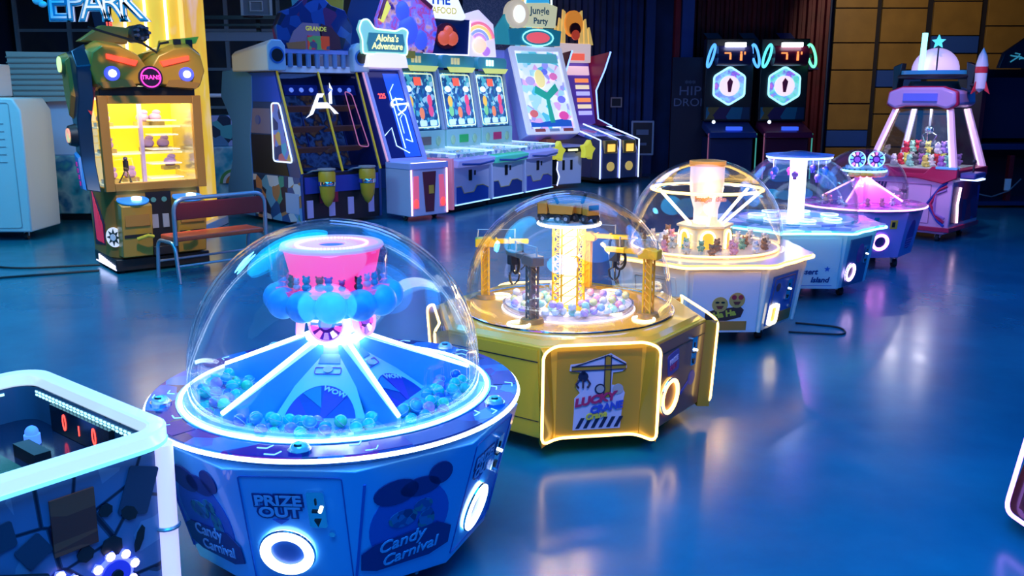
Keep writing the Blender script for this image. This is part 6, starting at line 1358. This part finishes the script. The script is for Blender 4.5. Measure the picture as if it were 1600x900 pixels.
MB().box(-.5, .25, 0, .5, .8, .006, M).build('side_print', pattern('claw_side_print', [(.02, .03, .15), (.25, .03, .1), (.03, .05, .3), (.08, .02, .1)], 4), K)
MB().tube([(-.30, .25, .015), (-.34, .5, .015), (-.28, .72, .015)], .02, 6, M=M).build('side_light', glow('side_rose_white', (1, .6, .7), 2.5), K)
MB().box(.35, -.62, .97, .62, -.5, 1.0).build('control_pad', mat('pad_blue', (.1, .3, .7), .3, emit=(.1, .4, 1), es=.4), K, .01)
MB().box(.62, -.5, .85, .82, -.1, .93).build('side_shelf', mat('shelf_navy', (.04, .08, .3), .3), K, .02)
MB().box(.62, -.45, .83, .83, -.15, .85).build('shelf_light', glow('shelf_ice', (.45, .6, 1), 3), K)
MB().cyl((.72, -.3, .93), (.72, -.3, 1.05), .012).ball((.72, -.3, 1.07), .03).build('joystick', DARK, K)
# tapered glass tower
bot = [(-.56, -.54), (.56, -.54), (.56, .54), (-.56, .54)]; tp = [(-.36, -.30), (.36, -.30), (.36, .34), (-.36, .34)]
for i in range(4):
    a, b = bot[i], tp[i]; j = (i + 1) % 4
    MB().loft([[(a[0] - .035, a[1] - .035, .96), (a[0] + .035, a[1] - .035, .96), (a[0] + .035, a[1] + .035, .96), (a[0] - .035, a[1] + .035, .96)], [(b[0] - .03, b[1] - .03, 1.74), (b[0] + .03, b[1] - .03, 1.74), (b[0] + .03, b[1] + .03, 1.74), (b[0] - .03, b[1] + .03, 1.74)]]).build('corner_post', mat('post_pink', (.85, .6, .85), .3, emit=(.9, .5, .9), es=.3), K)
    MB().cyl((a[0] + .04 * (1 if a[0] < 0 else -1), a[1] - .04, .97), (b[0] + .03 * (1 if b[0] < 0 else -1), b[1] - .035, 1.73), .009, n=8).build('post_light', glow('post_light_%d' % (i % 2), (1, .8, .75) if i % 2 == 0 else (.6, .85, 1), 2.2), K)
    MB().add([(bot[i][0] * .97, bot[i][1] * .97, .97), (bot[j][0] * .97, bot[j][1] * .97, .97), (tp[j][0] * .97, tp[j][1] * .97, 1.74), (tp[i][0] * .97, tp[i][1] * .97, 1.74),
              (bot[i][0] * .96, bot[i][1] * .96, .97), (bot[j][0] * .96, bot[j][1] * .96, .97), (tp[j][0] * .96, tp[j][1] * .96, 1.74), (tp[i][0] * .96, tp[i][1] * .96, 1.74)], [(0, 1, 2, 3), (4, 7, 6, 5), (0, 4, 5, 1), (1, 5, 6, 2), (2, 6, 7, 3), (3, 7, 4, 0)]).build('glass_pane', GLASS, K)
MB().box(-.5, -.48, .955, .5, .48, .965).build('prize_floor', mat('prize_floor', (.5, .6, .55), .4), K)
MB().cyl((0, 0, 1.45), (0, 0, 1.76), .015).build('claw_rod', STEEL, K)
cw = MB().ball((0, 0, 1.45), .06)
for q in (0, 120, 240): cw.tube([(0, 0, 1.44), (.1 * math.cos(R(q)), .1 * math.sin(R(q)), 1.38), (.05 * math.cos(R(q)), .05 * math.sin(R(q)), 1.28)], .012, 6)
cw.build('claw', CHROME, K)
for q in (-.2, .2): point((q, -.1, 1.72), 10, (.95, .95, 1), .012, K)
MB().box(-.36, -.3, 1.735, .36, .34, 1.76).build('tower_roof', DARK, K)
pts = [(-.45, 1.80), (-.43, 1.96), (-.26, 2.02), (.26, 2.02), (.43, 1.96), (.45, 1.80), (.34, 1.74), (.2, 1.78), (-.2, 1.78), (-.34, 1.74)]
MB().prism(pts, -.36, .42, face((0, 0, 0), -90)).build('header', mat('header_lilac', (.6, .42, .75), .3), K, .03)
MB().prism([(x * 1.05, (z - 1.9) * 1.12 + 1.9) for x, z in pts], .30, .38, face((0, 0, 0), -90)).build('header_trim', PR, K, .02)
MB().box(-.22, -.45, 1.84, .22, -.41, 1.94).build('header_grille', mat('grille_blue', (.1, .12, .6), .3, emit=(.1, .15, .9), es=.35), K)
MB().disc(.34, 2.0, 2.10, 24, r2=.30).build('neck', DARK, K)
MB().cyl((-.12, -.25, 2.02), (.12, -.25, 2.02), .05).build('neck_bolt', DARK, K)
MB().disc(.42, 2.14, 2.24, 32).build('crown_ring', mat('crown_blue', (.03, .2, .45), .3, emit=(.02, .25, .6), es=.3), K)
MB().ring(.44, .03, 2.16, 32, 8).build('crown_tube', DARK, K)
dm = []
for i in range(9):
    a = PI / 2 * i / 8; dm.append((.30 * math.cos(a) + 1e-4, 2.24 + .30 * math.sin(a)))
MB().lathe(dm, 28).build('white_dome', mat('dome_lilac_white', (.75, .6, .85), .3, emit=(.75, .55, .95), es=.55), K)
MB().cyl((-.05, -.36, 2.22), (-.05, -.33, 2.72), .035, n=16).build('light_tube', glow('tube_cyan', (.25, .9, .95), 2.6), K)
MB().prism(star(.09, .04), 0, .03, face((.14, -.34, 2.60), -90)).build('star_light', glow('star_aqua', (.1, .7, .75), 1), K)
MB().cyl((.14, -.34, 2.2), (.14, -.34, 2.56), .01).build('star_stem', DARK, K)
for s in (-1, 1): MB().loft([[(s * .46, -.1, 1.98), (s * .52, -.1, 1.98), (s * .52, .1, 1.98), (s * .46, .1, 1.98)], [(s * .42, -.08, 2.35), (s * .54, -.08, 2.3), (s * .54, .08, 2.3), (s * .42, .08, 2.35)]]).build('side_fin', DARK, K, .01)
rk = MB().lathe([(.001, 1.95), (.07, 2.0), (.075, 2.3), (.05, 2.42), (.001, 2.52)], 16, T(.62, -.1)).build('toy_rocket_body', mat('rocket_white', (.8, .8, .85), .3), K)
MB().lathe([(.076, 2.2), (.078, 2.24), (.076, 2.28)], 16, T(.62, -.1)).build('rocket_band', mat('rocket_red', (.7, .04, .06), .3), rk)
for q in (0, 120, 240): MB().prism([(.06, 1.98), (.13, 1.93), (.06, 2.12)], -.008, .008, T(.62, -.1) @ RZ(q) @ Matrix.Rotation(R(90), 4, 'X')).build('rocket_fin', MC['rocket_red'], rk)
MB().cyl((.5, -.1, 2.05), (.58, -.1, 2.05), .02).build('rocket_bracket', DARK, K)
ca, sa = math.cos(R(-45)), math.sin(R(-45))
for i in range(25):
    lx, ly = ((i % 4) * .21 - .32, (i // 4) * .21 - .32) if i < 16 else (((i - 16) % 3) * .21 - .21, ((i - 16) // 3) * .21 - .21); lz = .966 if i < 16 else 1.14
    cn, cc = [('white', (.85, .85, .85)), ('mint', (.35, .75, .55)), ('yellow', (.85, .75, .15)), ('violet', (.45, .2, .6)), ('crimson', (.7, .04, .08)), ('grey', (.15, .15, .17))][i % 6]
    plush('k', cn, cc, 5.74 + lx * ca - ly * sa, 12.5 + lx * sa + ly * ca, lz, 1.55, '%s plush toy piled inside the pink claw machine' % cn, '%s plush toys in the claw machine' % cn)
# ============================================================ dark cabinet at far right
Q = thing('dark_shelf_cabinet', 'tall dark cabinet with scribbled blue green marquee at the far right edge', 'cabinet', (8.75, 15.8, 0), 0)
MB().box(-.85, -.4, .05, .9, .5, .12).build('plinth', NAVY, Q)
MB().box(-.85, -.4, .12, -.78, .5, 2.35).build('side_post', mat('post_dark_red', (.08, .01, .03), .4), Q)
MB().box(.83, -.4, .12, .9, .5, 2.35).build('side_post', MC['post_dark_red'], Q)
MB().box(-.78, .40, .12, .83, .46, 2.35).build('back', mat('cab_back', (.01, .015, .04), .5), Q)
MB().box(-.78, -.42, 1.0, .83, .4, 1.10).build('shelf', NAVY, Q, .01)
MB().box(-.7, -.1, 1.18, .8, -.06, 2.2).build('dark_screen', mat('dark_screen', (.01, .02, .06), .15), Q)
MB().box(-.2, -.30, .12, -.12, -.2, .9).box(.45, -.3, .12, .53, -.2, .9).build('inner_leg', mat('leg_red', (.2, .01, .02), .4), Q)
MB().box(-.25, -.33, .3, -.15, -.30, .5).build('paper_tag', WHITE, Q)
MB().tube([(-.75, -.35, .25), (-.5, -.4, .2), (-.2, -.38, .3), (0, -.35, .5)], .012, 6).build('cable', STEEL, Q)
MB().prism([(-.62, 2.35), (-.55, 2.6), (-.2, 2.85), (.3, 2.98), (.9, 3.0), (.9, 2.35)], .3, .4, face((0, 0, 0), -90)).build('marquee', mat('marquee_black', (.01, .02, .04), .3), Q, .01)
sq = MB()
for i in range(9):
    x = -.45 + .14 * i; sq.tube([(x + .25 * math.sin(i * 2.1 + j * .9) * .6, -.42, 2.45 + .045 * j + .04 * math.sin(i + j)) for j in range(int(4 + i * .6))], .012, 5)
sq.build('marquee_scribble', mat('scribble_teal', (.05, .35, .45), .4, emit=(.05, .35, .5), es=.5), Q)
MB().tube([(.1, -.43, 2.5), (.3, -.43, 2.75), (.55, -.43, 2.7), (.8, -.43, 2.9)], .03, 6).build('marquee_streak', mat('streak_white', (.4, .5, .6), .4, emit=(.4, .55, .7), es=.4), Q)
# ============================================================ cut off machine at lower right
V = thing('dark_red_machine', 'dark red machine with purple neon edge cut off by the lower right corner', 'arcade machine', (3.06, 3.55, 0), 0)
PV = 187
bv = ngon(.84, 8, PV + 22.5, .10); tv = ngon(.72, 8, PV + 22.5, .66)
DR = mat('dark_red_gloss', (.05, .004, .01), .25, coat=.3)
MB().loft([bv, tv]).build('body', DR, V, .004)
for x in (-.35, .35):
    for y in (-.35, .35): caster(x, y, V, .11)
for k in range(0, 8, 2):
    M = QF(bv[(k - 1) % 8], bv[k], tv[(k - 1) % 8])
    MB().box(-.24, .04, 0, .24, .5, .01, M).build('niche_panel', mat('niche_red', (.08, .004, .012), .3), V)
    MB().tube(rounded([(-.29, .0, .03), (-.29, .55, .04), (.29, .55, .04), (.29, .0, .03)], .06), .010, 8, True, M).build('neon_outline', glow('neon_violet', (.5, .25, 1), 4), V)
MB().disc(.75, .66, .70, 32).build('deck', mat('deck_plum', (.12, .02, .1), .2), V)
dome(V, .6, .70, .09)
MB().ring(.62, .008, .705, 64, 6).build('dome_light', MC['neon_violet'], V)
MB().disc(.1, .70, 1.2, 16).build('column', mat('column_plum', (.3, .1, .35), .3), V)
